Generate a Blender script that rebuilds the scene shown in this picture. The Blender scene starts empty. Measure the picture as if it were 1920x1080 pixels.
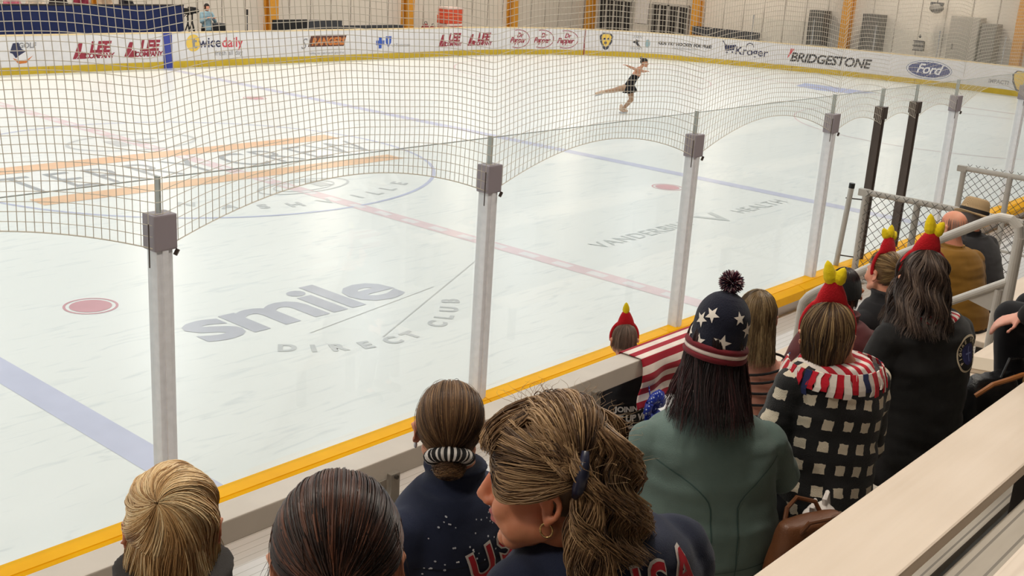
EXPOSURE, WORLD_STR, WORLD_COL = 0.0, 0.32, (1.0, 0.95, 0.88, 1)
LAMP_P, LAMP_EMIT, STAND_K = 158, 4, .74
import bpy, bmesh, math, random
from math import sin, cos, pi, radians, sqrt, atan2, exp
from mathutils import Vector, Matrix, noise
from mathutils.bvhtree import BVHTree

S = bpy.context.scene
COL = S.collection
random.seed(7)

# ------------------------------------------------------------------ camera
CAM = Vector((-12.382, -5.395, 4.304))
YAW, PIT, ROL, FPX = 0.8690, 0.2920, 0.0640, 2147.95
def cam_axes():
    f = Vector((sin(YAW)*cos(PIT), cos(YAW)*cos(PIT), -sin(PIT)))
    r = Vector((cos(YAW), -sin(YAW), 0)); u = r.cross(f)
    return cos(ROL)*r+sin(ROL)*u, -sin(ROL)*r+cos(ROL)*u, f
_r, _u, _f = cam_axes()
cd = bpy.data.cameras.new('camera'); co = bpy.data.objects.new('camera', cd); COL.objects.link(co)
co.matrix_world = Matrix(((_r.x,_u.x,-_f.x,CAM.x),(_r.y,_u.y,-_f.y,CAM.y),(_r.z,_u.z,-_f.z,CAM.z),(0,0,0,1)))
cd.sensor_width = 36; cd.lens = 36*FPX/1920; cd.clip_end = 300; cd.clip_start = .05
S.camera = co

# ------------------------------------------------------------------ view, world
S.view_settings.view_transform = 'Standard'
S.view_settings.look = 'None'
S.view_settings.exposure = EXPOSURE
S.view_settings.gamma = 1
S.view_settings.use_curve_mapping = False
S.cycles.transparent_max_bounces = 24
S.cycles.max_bounces = 8
W = bpy.data.worlds.new('world'); S.world = W; W.use_nodes = True
W.node_tree.nodes['Background'].inputs[0].default_value = WORLD_COL
W.node_tree.nodes['Background'].inputs[1].default_value = WORLD_STR

# ------------------------------------------------------------------ materials
MATS = {}
def lin(c):
    return tuple(((v/255)/12.92 if v/255 <= .04045 else ((v/255+.055)/1.055)**2.4) for v in c)
class NT:
    def __init__(s, name):
        s.m = bpy.data.materials.new(name); s.m.use_nodes = True
        s.t = s.m.node_tree; s.b = s.t.nodes['Principled BSDF']
    def n(s, ty, **kw):
        x = s.t.nodes.new('ShaderNode'+ty)
        for k, v in kw.items():
            if k.startswith('i_'):
                key = k[2:]; key = int(key) if key.isdigit() else key
                x.inputs[key].default_value = v
            else: setattr(x, k, v)
        return x
    def l(s, a, b): s.t.links.new(a, b)
    def coord(s, kind='Object', scale=(1,1,1)):
        tc = s.n('TexCoord'); mp = s.n('Mapping'); mp.inputs['Scale'].default_value = scale
        s.l(tc.outputs[kind], mp.inputs[0]); return mp.outputs[0]
    def mixc(s, fac, a, b):
        x = s.n('Mix', data_type='RGBA')
        for i, v in ((0, fac), (6, a), (7, b)):
            if hasattr(v, 'is_output'): s.l(v, x.inputs[i])
            else: x.inputs[i].default_value = v if i == 0 else (*v[:3], 1)
        return x.outputs[2]
    def math(s, op, a, b=None, c=None):
        x = s.n('Math', operation=op)
        for i, v in enumerate((a, b, c)):
            if v is None: continue
            if hasattr(v, 'is_output'): s.l(v, x.inputs[i])
            else: x.inputs[i].default_value = v
        return x.outputs[0]
def mat(name, rgb, rough=.6, metal=0, spec=.5, var=0, vscale=8, bump=0, bscale=60, stretch=(1,1,1), sss=0, sheen=0, alpha=1):
    """generic procedural surface: base colour with noise variation and noise bump"""
    if name in MATS: return MATS[name]
    N = NT(name); b = N.b; c = lin(rgb)
    b.inputs['Roughness'].default_value = rough; b.inputs['Metallic'].default_value = metal
    b.inputs['Specular IOR Level'].default_value = spec
    b.inputs['Base Color'].default_value = (*c, 1)
    if sss:
        b.inputs['Subsurface Weight'].default_value = sss
        b.inputs['Subsurface Radius'].default_value = (.012, .005, .003); b.inputs['Subsurface Scale'].default_value = 1
    if sheen: b.inputs['Sheen Weight'].default_value = sheen
    co_ = N.coord('Object', stretch)
    if var:
        nz = N.n('TexNoise', i_Scale=vscale, i_Detail=5); N.l(co_, nz.inputs['Vector'])
        a = tuple(max(0, v*(1-var)) for v in c); d = tuple(min(1, v*(1+var)) for v in c)
        mr = N.n('MapRange'); N.l(nz.outputs[0], mr.inputs[0]); mr.inputs[1].default_value = .3; mr.inputs[2].default_value = .7
        N.l(N.mixc(mr.outputs[0], a, d), b.inputs['Base Color'])
    if bump:
        nz = N.n('TexNoise', i_Scale=bscale, i_Detail=4); N.l(co_, nz.inputs['Vector'])
        bp = N.n('Bump', i_Strength=bump, i_Distance=.01); N.l(nz.outputs[0], bp.inputs['Height']); N.l(bp.outputs[0], b.inputs['Normal'])
    MATS[name] = N.m; return N.m

# ------------------------------------------------------------------ object helpers
def setp(o, label=None, cat=None, group=None, kind=None):
    if label: o['label'] = label
    if cat: o['category'] = cat
    if group: o['group'] = group
    if kind: o['kind'] = kind
    return o
def link(name, me, m=None, parent=None, smooth=False):
    o = bpy.data.objects.new(name, me); COL.objects.link(o)
    if m is not None:
        for x in (m if isinstance(m, (list, tuple)) else [m]): me.materials.append(x)
    if parent is not None: o.parent = parent
    if smooth: me.polygons.foreach_set('use_smooth', [True]*len(me.polygons))
    return o
def obj(name, bm, m, parent=None, smooth=False):
    me = bpy.data.meshes.new(name); bmesh.ops.recalc_face_normals(bm, faces=bm.faces[:]) if len(bm.faces) < 60000 else None
    bm.to_mesh(me); bm.free()
    return link(name, me, m, parent, smooth)
def empty(name, loc, rz=0):
    o = bpy.data.objects.new(name, None); COL.objects.link(o); o.location = loc; o.rotation_euler = (0,0,rz); o.empty_display_size = .1
    return o
def B(): return bmesh.new()
def box(bm, x0, x1, y0, y1, z0, z1, bev=0, mi=0, M=None):
    vs = [bm.verts.new((x,y,z)) for x in (x0,x1) for y in (y0,y1) for z in (z0,z1)]
    fs = [bm.faces.new([vs[i] for i in q]) for q in ((0,1,3,2),(4,6,7,5),(0,4,5,1),(2,3,7,6),(0,2,6,4),(1,5,7,3))]
    for f in fs: f.material_index = mi
    if M is not None: bmesh.ops.transform(bm, matrix=M, verts=vs)
    if bev:
        es = list({e for f in fs for e in f.edges})
        bmesh.ops.bevel(bm, geom=es, offset=bev, segments=2, affect='EDGES', profile=.6)
    return vs
def frame_of(d, up=Vector((0,0,1))):
    d = d.normalized()
    if abs(d.dot(up)) > .98: up = Vector((0,1,0))
    a = d.cross(up).normalized(); return a, a.cross(d).normalized()
def tube(bm, pts, r, n=8, cap=True, closed=False, mi=0):
    """swept circle; r number or list"""
    pts = [Vector(p) for p in pts]; k = len(pts)
    rs = r if isinstance(r, (list, tuple)) else [r]*k
    rings = []; up = None
    for i, p in enumerate(pts):
        if closed: d = pts[(i+1) % k]-pts[i-1]
        else: d = pts[min(i+1, k-1)]-pts[max(i-1, 0)]
        d = d.normalized() if d.length > 1e-9 else Vector((0,0,1))
        if up is None:
            a, b_ = frame_of(d)
        else:
            a = up-d*up.dot(d); a = a.normalized() if a.length > 1e-6 else frame_of(d)[0]
            b_ = a.cross(d).normalized()
        up = a
        rings.append([bm.verts.new(p+(a*cos(2*pi*j/n)+b_*sin(2*pi*j/n))*rs[i]) for j in range(n)])
    for i in range(k if closed else k-1):
        A, C = rings[i], rings[(i+1) % k]
        for j in range(n):
            f = bm.faces.new((A[j], A[(j+1) % n], C[(j+1) % n], C[j])); f.material_index = mi
    if cap and not closed:
        bm.faces.new(rings[0][::-1]).material_index = mi; bm.faces.new(rings[-1]).material_index = mi
    return rings
def cone(bm, p, q, r0, r1, n=14):
    """round-ended tapered capsule"""
    p, q = Vector(p), Vector(q); d = q-p; L = d.length; d = d/L if L > 1e-6 else Vector((0,0,1))
    pts, rs = [], []
    for a in (-.995, -.85, -.55, -.2): pts.append(p+d*r0*a); rs.append(r0*sqrt(1-a*a))
    pts.append(p); rs.append(r0); pts.append(q); rs.append(r1)
    for a in (.2, .55, .85, .995): pts.append(q+d*r1*a); rs.append(r1*sqrt(1-a*a))
    tube(bm, pts, rs, n)
def limb(bm, pts, rs, n=14):
    for i in range(len(pts)-1): cone(bm, pts[i], pts[i+1], rs[i], rs[i+1], n)
def ell(bm, c, r, rot=None, seg=20):
    M = Matrix.Translation(c)
    if rot: M = M @ rot
    M = M @ Matrix.Diagonal((r[0], r[1], r[2], 1))
    bmesh.ops.create_uvsphere(bm, u_segments=seg, v_segments=max(8, seg*2//3), radius=1, matrix=M)
def loft(bm, rings, n=24, cap=True, pw=2.0):
    """rings: (centre, rx, ry[, yaw]); superellipse sections stacked upward"""
    R = []
    for q in rings:
        c, rx, ry = Vector(q[0]), q[1], q[2]; yw = q[3] if len(q) > 3 else 0
        vs = []
        for j in range(n):
            a = 2*pi*j/n; ca, sa = cos(a), sin(a)
            x = rx*math.copysign(abs(ca)**(2/pw), ca); y = ry*math.copysign(abs(sa)**(2/pw), sa)
            vs.append(bm.verts.new(c+Vector((x*cos(yw)-y*sin(yw), x*sin(yw)+y*cos(yw), 0))))
        R.append(vs)
    for A, C in zip(R, R[1:]):
        for j in range(n): bm.faces.new((A[j], A[(j+1) % n], C[(j+1) % n], C[j]))
    if cap: bm.faces.new(R[0][::-1]); bm.faces.new(R[-1])
    return R
def remesh(bm, voxel, smooth=3, fac=.5):
    """merge overlapping closed shells into one continuous skin -> mesh datablock"""
    me = bpy.data.meshes.new('t'); bmesh.ops.recalc_face_normals(bm, faces=bm.faces[:]); bm.to_mesh(me); bm.free()
    o = bpy.data.objects.new('t', me); COL.objects.link(o)
    md = o.modifiers.new('r', 'REMESH'); md.mode = 'VOXEL'; md.voxel_size = voxel
    if smooth:
        sm = o.modifiers.new('s', 'SMOOTH'); sm.factor = fac; sm.iterations = smooth
    dg = bpy.context.evaluated_depsgraph_get()
    r = bpy.data.meshes.new_from_object(o.evaluated_get(dg))
    bpy.data.objects.remove(o); bpy.data.meshes.remove(me)
    return r
def wrinkle(me, amp, sc=(6,6,16), seed=0, zmax=9):
    nrm = [v.normal.copy() for v in me.vertices]; out = []
    for v, n in zip(me.vertices, nrm):
        p = v.co
        d = noise.noise(Vector((p.x*sc[0]+seed, p.y*sc[1], p.z*sc[2])))+.5*noise.noise(Vector((p.x*sc[0]*2.3, p.y*sc[1]*2.3+seed, p.z*sc[2]*2)))
        q = p+n*d*amp; out += (q.x, q.y, q.z)
    me.vertices.foreach_set('co', out); me.update()
def bvh_of(me): return BVHTree.FromPolygons([v.co for v in me.vertices], [p.vertices for p in me.polygons])
_TXT = {}
def text_mesh(s, size=1, bold=0, shear=0, spacing=1, align='CENTER'):
    """built-in font -> flat mesh (x right, y up, centred)"""
    cu = bpy.data.curves.new('t', 'FONT'); cu.body = s; cu.size = size; cu.offset = bold; cu.shear = shear
    cu.align_x = align; cu.align_y = 'CENTER'; cu.space_character = spacing; cu.resolution_u = 3
    o = bpy.data.objects.new('t', cu); COL.objects.link(o)
    me = bpy.data.meshes.new_from_object(o.evaluated_get(bpy.context.evaluated_depsgraph_get()))
    bpy.data.objects.remove(o); bpy.data.curves.remove(cu)
    return me
def add_flat(bm, me, fn, mi=0, cut=0):
    """append a flat 2D mesh through fn(x,y)->Vector"""
    b2 = bmesh.new(); b2.from_mesh(me)
    if cut:
        for _ in range(8):
            es = [e for e in b2.edges if e.calc_length() > cut]
            if not es: break
            bmesh.ops.subdivide_edges(b2, edges=es, cuts=1); bmesh.ops.triangulate(b2, faces=[f for f in b2.faces if len(f.verts) > 4])
    mp = {v: bm.verts.new(fn(v.co.x, v.co.y)) for v in b2.verts}
    for f in b2.faces:
        try: bm.faces.new([mp[v] for v in f.verts]).material_index = mi
        except ValueError: pass
    b2.free()
def poly_mesh(loops):
    me = bpy.data.meshes.new('p'); b2 = bmesh.new()
    for L in loops:
        try: b2.faces.new([b2.verts.new((x,y,0)) for x, y in L])
        except ValueError: pass
    bmesh.ops.triangulate(b2, faces=b2.faces[:]); b2.to_mesh(me); b2.free(); return me
def star_loop(r, cx=0, cy=0, rot=0, k=.42):
    return [(cx+(r if i % 2 == 0 else r*k)*sin(rot+i*pi/5), cy+(r if i % 2 == 0 else r*k)*cos(rot+i*pi/5)) for i in range(10)]
def circ_loop(r, cx=0, cy=0, n=24, ry=None): return [(cx+r*cos(2*pi*i/n), cy+(ry or r)*sin(2*pi*i/n)) for i in range(n)]
def ring_quads(r0, r1, n=40, ry0=None, ry1=None, cx=0, cy=0):
    ry0 = ry0 or r0; ry1 = ry1 or r1; out = []
    for i in range(n):
        a, b_ = 2*pi*i/n, 2*pi*(i+1)/n
        out.append([(cx+r0*cos(a),cy+ry0*sin(a)),(cx+r1*cos(a),cy+ry1*sin(a)),(cx+r1*cos(b_),cy+ry1*sin(b_)),(cx+r0*cos(b_),cy+ry0*sin(b_))])
    return out
def rect(x0, x1, y0, y1, sh=0): return [(x0+sh*y0,y0),(x1+sh*y0,y0),(x1+sh*y1,y1),(x0+sh*y1,y1)]
# ================================================================== SETTING
DECK = .72
# ---- ice
ICE = NT('ice'); b = ICE.b
cI = ICE.coord('Object', (1,1,1))
n1 = ICE.n('TexNoise', i_Scale=.35, i_Detail=6); ICE.l(cI, n1.inputs[0])
cS = ICE.coord('Object', (1.2,7,1)); n2 = ICE.n('TexNoise', i_Scale=1.1, i_Detail=8, i_Distortion=1.5); ICE.l(cS, n2.inputs[0])
sc_ = ICE.n('MapRange'); ICE.l(n2.outputs[0], sc_.inputs[0]); sc_.inputs[1].default_value=.56; sc_.inputs[2].default_value=.72
base = ICE.mixc(n1.outputs[0], lin((236,238,234)), lin((243,244,240)))
ICE.l(ICE.mixc(ICE.math('MULTIPLY', sc_.outputs[0], .70), base, lin((219,223,222))), b.inputs['Base Color'])
ICE.l(ICE.math('MULTIPLY_ADD', sc_.outputs[0], .14, .28), b.inputs['Roughness'])
b.inputs['Specular IOR Level'].default_value = .10
nb = ICE.n('TexNoise', i_Scale=26, i_Detail=5); ICE.l(cI, nb.inputs[0])
bp = ICE.n('Bump', i_Strength=.05, i_Distance=.01); ICE.l(nb.outputs[0], bp.inputs['Height']); ICE.l(bp.outputs[0], b.inputs['Normal'])
def paint(name, rgb):            # paint frozen under the ice: same gloss as the ice
    return mat(name, rgb, .28, spec=.10, var=.05, vscale=3)

CP = [(-60,25.72),(-26,25.72),(0,25.72),(12,25.72),(18,25.72),(21.5,25.68),(24.5,25.1),(26.7,24.1),(28.6,22.4),(30.3,19.2),(31.5,15.8),(32.2,12.5),(32.4,9),(31.9,5.5),(29.8,2.2),(26.3,.4),(22,0),(12,0)]
def catmull(P, n=16):
    out = []
    for i in range(1, len(P)-2):
        p0,p1,p2,p3 = [Vector((*P[k],0)) for k in (i-1,i,i+1,i+2)]
        for j in range(n):
            t = j/n; out.append(.5*(2*p1+(p2-p0)*t+(2*p0-5*p1+4*p2-p3)*t*t+(3*p1-p0-3*p2+p3)*t**3))
    out.append(Vector((*P[-2],0))); return out
PATH = catmull(CP); _s = [0]
for a_, b_ in zip(PATH, PATH[1:]): _s.append(_s[-1]+(b_-a_).length)
_i0 = min(range(len(PATH)), key=lambda i: abs(PATH[i].x)+(100 if PATH[i].y < 20 else 0)); _off = _s[_i0]; _s = [v-_off for v in _s]
import bisect
def path_at(s):
    i = max(0, min(len(PATH)-2, bisect.bisect_right(_s, s)-1)); t = (s-_s[i])/(_s[i+1]-_s[i])
    p = PATH[i].lerp(PATH[i+1], t); a = PATH[max(0,i-1)]; c = PATH[min(len(PATH)-1,i+2)]; d = (c-a).normalized()
    return p, d, Vector((d.y, -d.x, 0))      # point, along, towards the ice
def on_board(s0, z0, off=.006):
    def fn(x, y):
        p, d, n = path_at(s0+x); q = p+n*off; q.z = z0+y; return q
    return fn

bm = B()
outer = [p.copy() for p in PATH]+[Vector((-26,0,0))]
f = bm.faces.new([bm.verts.new(p) for p in outer]); bmesh.ops.triangulate(bm, faces=[f])
r = bmesh.ops.extrude_face_region(bm, geom=bm.faces[:]); bmesh.ops.translate(bm, vec=(0,0,-.05), verts=[v for v in r['geom'] if isinstance(v, bmesh.types.BMVert)])
ice = setp(obj('ice_sheet', bm, ICE.m), kind='structure')

ICE_H = [0.0]
def ice_mark(name, flats, m, label=None):
    bm = B(); ICE_H[0] += .0001
    for me, fn, cut in flats: add_flat(bm, me, fn, 0, cut)
    for f in bm.faces:
        f.normal_update()
        if f.normal.z < 0: f.normal_flip()
    bmesh.ops.translate(bm, vec=(0,0,ICE_H[0]), verts=bm.verts[:]); me = bpy.data.meshes.new(name); bm.to_mesh(me); bm.free()
    o = link(name, me, m, ice)
    if label: o['label'] = label
    return o
def at_ice(cx, cy, ang=0, h=.002, sx=1, sy=1):
    ca, sa = cos(ang), sin(ang)
    return lambda x, y: Vector((cx+x*sx*ca-y*sy*sa, cy+x*sx*sa+y*sy*ca, h))
blue = paint('ice_blue', (205,207,226)); red = paint('ice_red', (232,210,212)); red2 = paint('ice_dot_red', (214,166,172)); grey = paint('ice_grey', (196,197,204))
grey2 = paint('ice_light_grey', (205,207,206)); pale = paint('ice_pale_grey', (204,208,206)); orange = paint('ice_orange', (238,198,164)); hair_l = paint('ice_hairline', (212,212,210))
for x in (-7.62, 7.4):
    ice_mark('blue_line', [(poly_mesh([rect(x-.16,x+.16,.02,25.7)]), at_ice(0,0), 0)], blue)
q = [rect(-.15,.15,.02,25.7)]
ice_mark('center_line', [(poly_mesh(q), at_ice(0,0), 0)], red)
ice_mark('center_line_blocks', [(poly_mesh([rect(-.08,.08,.3+k*.62,.6+k*.62) for k in range(41)]), at_ice(0,0,0,.003), 0)], paint('ice_white', (236,232,232)))
ice_mark('goal_line', [(poly_mesh([rect(26.5,26.56,1.0,24.2)]), at_ice(0,0), 0)], red2)
for (x, y) in ((-5.95,6.38),(6.03,6.43),(-5.95,19.4),(6.03,19.4)):
    ice_mark('faceoff_dot', [(poly_mesh(ring_quads(.275,.305)+[circ_loop(.235)]), at_ice(x,y), 0)], red2)
ice_mark('center_circle', [(poly_mesh(ring_quads(4.50,4.57,96)), at_ice(-.1,13.05), 0)], paint('ice_circle_blue', (196,200,222)))
ice_mark('goal_crease', [(poly_mesh([[(27.2,11.7),(27.2,14.5),(25.9,14.2),(25.5,13.1),(25.9,12.0)]]), at_ice(0,0), 0)], paint('ice_crease_blue', (178,190,228)))
for y in (6.2, 19.7):
    ice_mark('faceoff_circle', [(poly_mesh(ring_quads(4.52,4.57,90)), at_ice(20.4,y), 0)], paint('ice_circle_red', (228,206,208)))
# lettering frozen into the ice
sm = text_mesh('smile', 1.28, .035, 0, .94, 'LEFT')
xs = [v.co.x for v in sm.vertices]; ys = [v.co.y for v in sm.vertices]
kx, ky = 2.95/(max(xs)-min(xs)), 1.04/(max(ys)-min(ys)); mx, my = min(xs), min(ys)
ice_mark('sponsor_lettering', [(sm, lambda x, y: Vector((-5.62+(x-mx)*kx, 4.47+(y-my)*ky, .002)), 0)], grey, 'grey lowercase word reading smile')
fl = []
for ch, (x, y, a) in zip('DIRECTCLUB', ((-5.1,3.86,-38),(-4.89,3.67,-32),(-4.67,3.53,-24),(-4.38,3.40,-15),(-4.05,3.33,-4),(-3.76,3.33,6),(-3.25,3.42,24),(-3.0,3.55,34),(-2.74,3.72,42),(-2.49,3.94,50))):
    fl.append((text_mesh(ch, .27, .012), at_ice(x, y, radians(a), .002, 1.05, 1.1), 0))
ice_mark('sponsor_lettering', fl, grey2, 'small grey capitals set in an arc')
ice_mark('scratch_line', [(poly_mesh([rect(0,.018,0,3.6)]), at_ice(-4.05,3.5,radians(-64)), 0), (poly_mesh([rect(0,.014,0,2.4)]), at_ice(-4.6,4.1,radians(-80)), 0)], hair_l)
for (x0, x1, y0, y1) in ((-4.05,4.0,13.62,14.15),(-4.0,3.6,11.2,11.68)):
    ice_mark('stripe', [(poly_mesh([rect(x0,x1,y0,y1)]), at_ice(0,0), 0)], orange, 'pale orange bar above and below the centre lettering')
fl = []
for ch, x in zip('TERRYCREW', (-3.55,-2.75,-2.0,-1.2,-.38,.75,1.55,2.35,3.3)):
    me = text_mesh(ch, 1.45, -.01); fl.append((me, at_ice(x,12.66,0,.002,.80,1.22), 0))
ice_mark('center_lettering', fl, paint('ice_mid_grey', (172,176,178)), 'grey capitals between the two orange bars')
fl = []
for ch, (x, y) in zip('NASHVILLE', ((-2.31,10.1),(-1.85,9.6),(-1.39,9.32),(-.88,9.14),(-.3,9.05),(.38,9.05),(.82,9.1),(1.25,9.22),(1.75,9.46))):
    fl.append((text_mesh(ch, .4, .012), at_ice(x+.1, y, atan2(x+.1, 13.05-y)*.9, .002), 0))
ice_mark('center_lettering', fl, grey2, 'grey arc of capitals inside the centre circle')
ice_mark('center_emblem', [(poly_mesh(ring_quads(.95,1.0,40,.42,.47)+ring_quads(.62,.66,40,.3,.34)+[rect(.2,.5,-.2,.2)]), at_ice(.25,10.2,radians(4)), 0)], grey2)
ice_mark('center_emblem', [(poly_mesh(ring_quads(1.3,1.38,50,.8,.86)), at_ice(.0,15.3), 0), (poly_mesh([rect(-.6,-.3,-.3,.3),rect(-.1,.5,.1,.25),rect(-.1,.5,-.25,-.1)]), at_ice(.1,15.3), 0)], grey2)
fl = [(text_mesh('VANDERBILT', .42, .0, 0, 1.12), at_ice(2.55,4.5,0,.002,1,1), 0), (text_mesh('V', .95, .02), at_ice(4.55,4.42,0,.002,1.0,.8), 0), (text_mesh('HEALTH', .42, 0, 0, 1.12), at_ice(6.1,4.45,0,.002), 0)]
ice_mark('sponsor_lettering', fl, pale, 'faint grey capitals around a large V')

# ---- rink boards, far side and end
white = mat('board_white', (226,222,221), .35, var=.04, vscale=3)
yel = mat('kick_yellow', (206,172,38), .45, var=.08, vscale=4)
capy = mat('cap_cream', (233,208,160), .5)
boards = setp(empty('rink_boards', path_at(10)[0]), 'white far rink boards printed with sponsor signs above a yellow kick strip', 'rink boards')
OFFB = -boards.location
def ribbon(name, s0, s1, z0, z1, d0, d1, m, parent, step=.5, shift=None):
    """a wall-like solid following the board path between two offsets from the ice face"""
    bm = B(); n = max(2, int((s1-s0)/step)); prev = None
    for i in range(n+1):
        p, d, nn = path_at(s0+(s1-s0)*i/n); p = p+(shift or Vector())
        q = [bm.verts.new((p+nn*dd)+Vector((0,0,z))) for dd, z in ((d0,z0),(d1,z0),(d1,z1),(d0,z1))]
        if prev:
            for j in range(4): bm.faces.new((prev[j],prev[(j+1)%4],q[(j+1)%4],q[j]))
        else: bm.faces.new(q[::-1])
        prev = q
    bm.faces.new(prev)
    return obj(name, bm, m, parent)
ribbon('panel', -22, 56, .0, 1.04, -.10, 0, white, boards, shift=OFFB)
ribbon('kick_strip', -22, 56, .0, .2, 0, .02, yel, boards, shift=OFFB)
ribbon('cap_rail', -22, 56, 1.04, 1.075, -.12, .01, capy, boards, shift=OFFB)
for s in [k*2.44-1.2 for k in range(0, 26)]:
    bm = B(); p, d, n = path_at(s); p = p+OFFB
    q = [bm.verts.new(p+n*.0215+d*e+Vector((0,0,z))) for e, z in ((-.008,.0),(.008,.0),(.008,.19),(-.008,.19))]; bm.faces.new(q)
    obj('seam', bm, mat('seam', (150,110,40), .7), boards)
def ad(name, items, label=None):
    """items: (flat mesh, s, z, colour index, dx scale...) ; mats list"""
    bm = B(); ms = []
    for me, s, z, m, off in items:
        if m not in ms: ms.append(m)
        fn = on_board(s, z, off); add_flat(bm, me, lambda x, y, fn=fn: fn(x, y)+OFFB, ms.index(m), .4)
    o = obj(name, bm, ms, boards)
    if label: o['label'] = label
crim = mat('ad_crimson', (150,42,58), .5); navy = mat('ad_navy', (44,46,78), .5); agrey = mat('ad_grey', (140,138,140), .5); ablk = mat('ad_black', (48,46,50), .5)
ayel = mat('ad_yellow', (236,196,84), .5); aor = mat('ad_orange', (206,120,52), .5); ablue = mat('ad_blue', (48,86,176), .5); awhite = mat('ad_white', (236,234,236), .5); ared = mat('ad_red', (206,70,80), .5); bord = mat('ad_line_red', (156,56,72), .5); fblue = mat('ad_oval_blue', (58,72,120), .5)
def lee(s):      # width 1.25: mark + two lines of letters
    ad('sponsor_sign', [(poly_mesh([[(-.62,-.2),(-.42,.24),(-.30,.24),(-.36,-.0),(-.52,-.2)],[(-.34,.0),(-.2,-.02),(-.22,-.2),(-.5,-.2)]]), s, .57, crim, .006),
        (text_mesh('LEE', .42, .022, .25), s+.22, .68, crim, .006), (text_mesh('COMPANY', .2, .008, .15, .92), s+.2, .44, crim, .006)], 'dark red printed company logo')
for s in (5.04, 6.65, 19.82, 21.42): lee(s)
ad('sponsor_sign', [(poly_mesh([[(-.28,-.05),(-.18,.2),(-.02,.22),(.05,.05),(.18,-.02),(.0,-.12),(-.12,-.2),(-.2,-.08)]]), 2.88, .65, navy, .006), (text_mesh('GOLF', .2, .006, .1), 3.1, .78, agrey, .006),
    (poly_mesh([[(-.28,.0),(-.1,-.08),(.12,-.06),(.3,.05),(.1,-.15),(-.12,-.17)]]), 2.95, .46, aor, .006)], 'round badge with a dark figure over an orange arc')
ad('blue_line_mark', [(poly_mesh([rect(-.15,.15,-.53,.53)]), 7.5, .53, mat('mark_blue', (54,66,150), .5), .026)])
ad('sponsor_sign', [(poly_mesh([circ_loop(.26)]), 8.42, .74, ayel, .005), (text_mesh('t', .5, .012), 8.46, .74, agrey, .007), (text_mesh('wice', .44, .006), 9.02, .73, navy, .006), (text_mesh('daily', .44, .006), 9.86, .72, ared, .006), (text_mesh('fresh all day', .22), 9.72, .40, agrey, .006)], 'yellow dot logo with navy and red lettering')
ad('sponsor_sign', [(poly_mesh([rect(-.8,.78,-.17,.19,.35)]), 13.78, .68, mat('ad_brown', (92,52,40), .5), .005), (text_mesh('RANGERS', .33, .016, .3, 1.02), 13.8, .67, aor, .007), (text_mesh('S', .5, .0, .3), 12.72, .6, agrey, .006), (text_mesh('building our team from the ground up', .1), 13.75, .29, agrey, .006)], 'orange block letters on a slanted dark bar')
cr = [rect(-.07,.07,-.2,.2), rect(-.2,-.075,-.08,.08), rect(.075,.2,-.08,.08)]
ad('sponsor_sign', [(poly_mesh(cr), 16.22, .58, ablue, .006), (poly_mesh([[(-.14,.2),(.14,.2),(.13,-.02),(0,-.2),(-.13,-.02)]]), 16.62, .6, ablue, .006), (poly_mesh([rect(-.03,.03,-.08,.12)]), 16.62, .6, awhite, .008), (text_mesh('of Tennessee', .17), 17.25, .47, agrey, .006)], 'blue cross and shield logo')
for s in (23.43, 24.62, 25.76):
    ad('sponsor_sign', [(text_mesh('Dr', .25, .01, .3), s+.08, .76, bord, .006), (text_mesh('Pepper', .30, .01, .35, .88), s-.02, .56, bord, .006), (poly_mesh([q for i, q in enumerate(ring_quads(.55,.58,40,.34,.37)) if i < 12 or i > 26]), s, .62, bord, .006)], 'dark red script inside a thin oval')
ad('goal_line_mark', [(poly_mesh([rect(-.025,.025,-.52,.52)]), 26.62, .53, mat('mark_red', (150,56,60), .5), .026)])
pk = [(-.3,.2),(-.18,.33),(.18,.33),(.3,.2),(.26,-.05),(.1,-.33),(0,-.38),(-.1,-.33),(-.26,-.05)]
def sc(L, k, dy=0): return [(x*k, y*k+dy) for x, y in L]
ad('sponsor_sign', [(poly_mesh([pk]), 27.58, .62, mat('ad_slate', (70,72,82), .5), .005), (poly_mesh([sc(pk,.74,.03)]), 27.58, .62, ayel, .007), (poly_mesh([circ_loop(.05,-.08,.08,10),circ_loop(.05,.09,.08,10),circ_loop(.06,-.02,-.08,10)]), 27.58, .62, navy, .009)], 'yellow and slate guitar pick badge')
ad('sponsor_sign', [(text_mesh('LEARN', .14), 28.9, .84, agrey, .006), (poly_mesh([[(-.2,.0),(-.05,.12),(.12,.08),(.02,.0),(.2,-.2),(.05,-.16),(-.05,-.05)]]), 28.92, .62, ablk, .006), (text_mesh('HOCKEY', .13), 28.9, .38, agrey, .006), (poly_mesh([circ_loop(.11,0,0,16,.17)]), 29.36, .6, mat('ad_pale_teal', (150,172,176), .5), .006)], 'small black player figure beside a pale crest')
ad('sponsor_sign', [(text_mesh('KIDS TRY HOCKEY FOR FREE!', .17, .008), 30.92, .66, ablk, .006), (text_mesh('www.littlehockey.com', .11), 30.92, .50, agrey, .006)], 'small black line of capitals')
ad('sponsor_sign', [(poly_mesh([[(-.36,.3),(-.28,.3),(-.16,-.1),(.18,-.04),(.26,.18),(-.2,.12),(-.2,.06),(.16,.1),(.12,.02),(-.12,-.03),(-.22,.2)]]), 32.78, .66, navy, .006), (poly_mesh([circ_loop(.04,-.1,-.16,10),circ_loop(.04,.12,-.13,10)]), 32.78, .66, navy, .006)], 'navy shopping cart emblem')
ad('sponsor_sign', [(text_mesh('Kroger', .46, .008), 33.68, .60, navy, .006)], 'navy rounded lettering beside a shopping cart')
ad('sponsor_sign', [(poly_mesh([q for i, q in enumerate(ring_quads(.13,.165,28)) if i < 15]), 33.6, .80, navy, .006)], 'navy arc above the rounded lettering')
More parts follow.
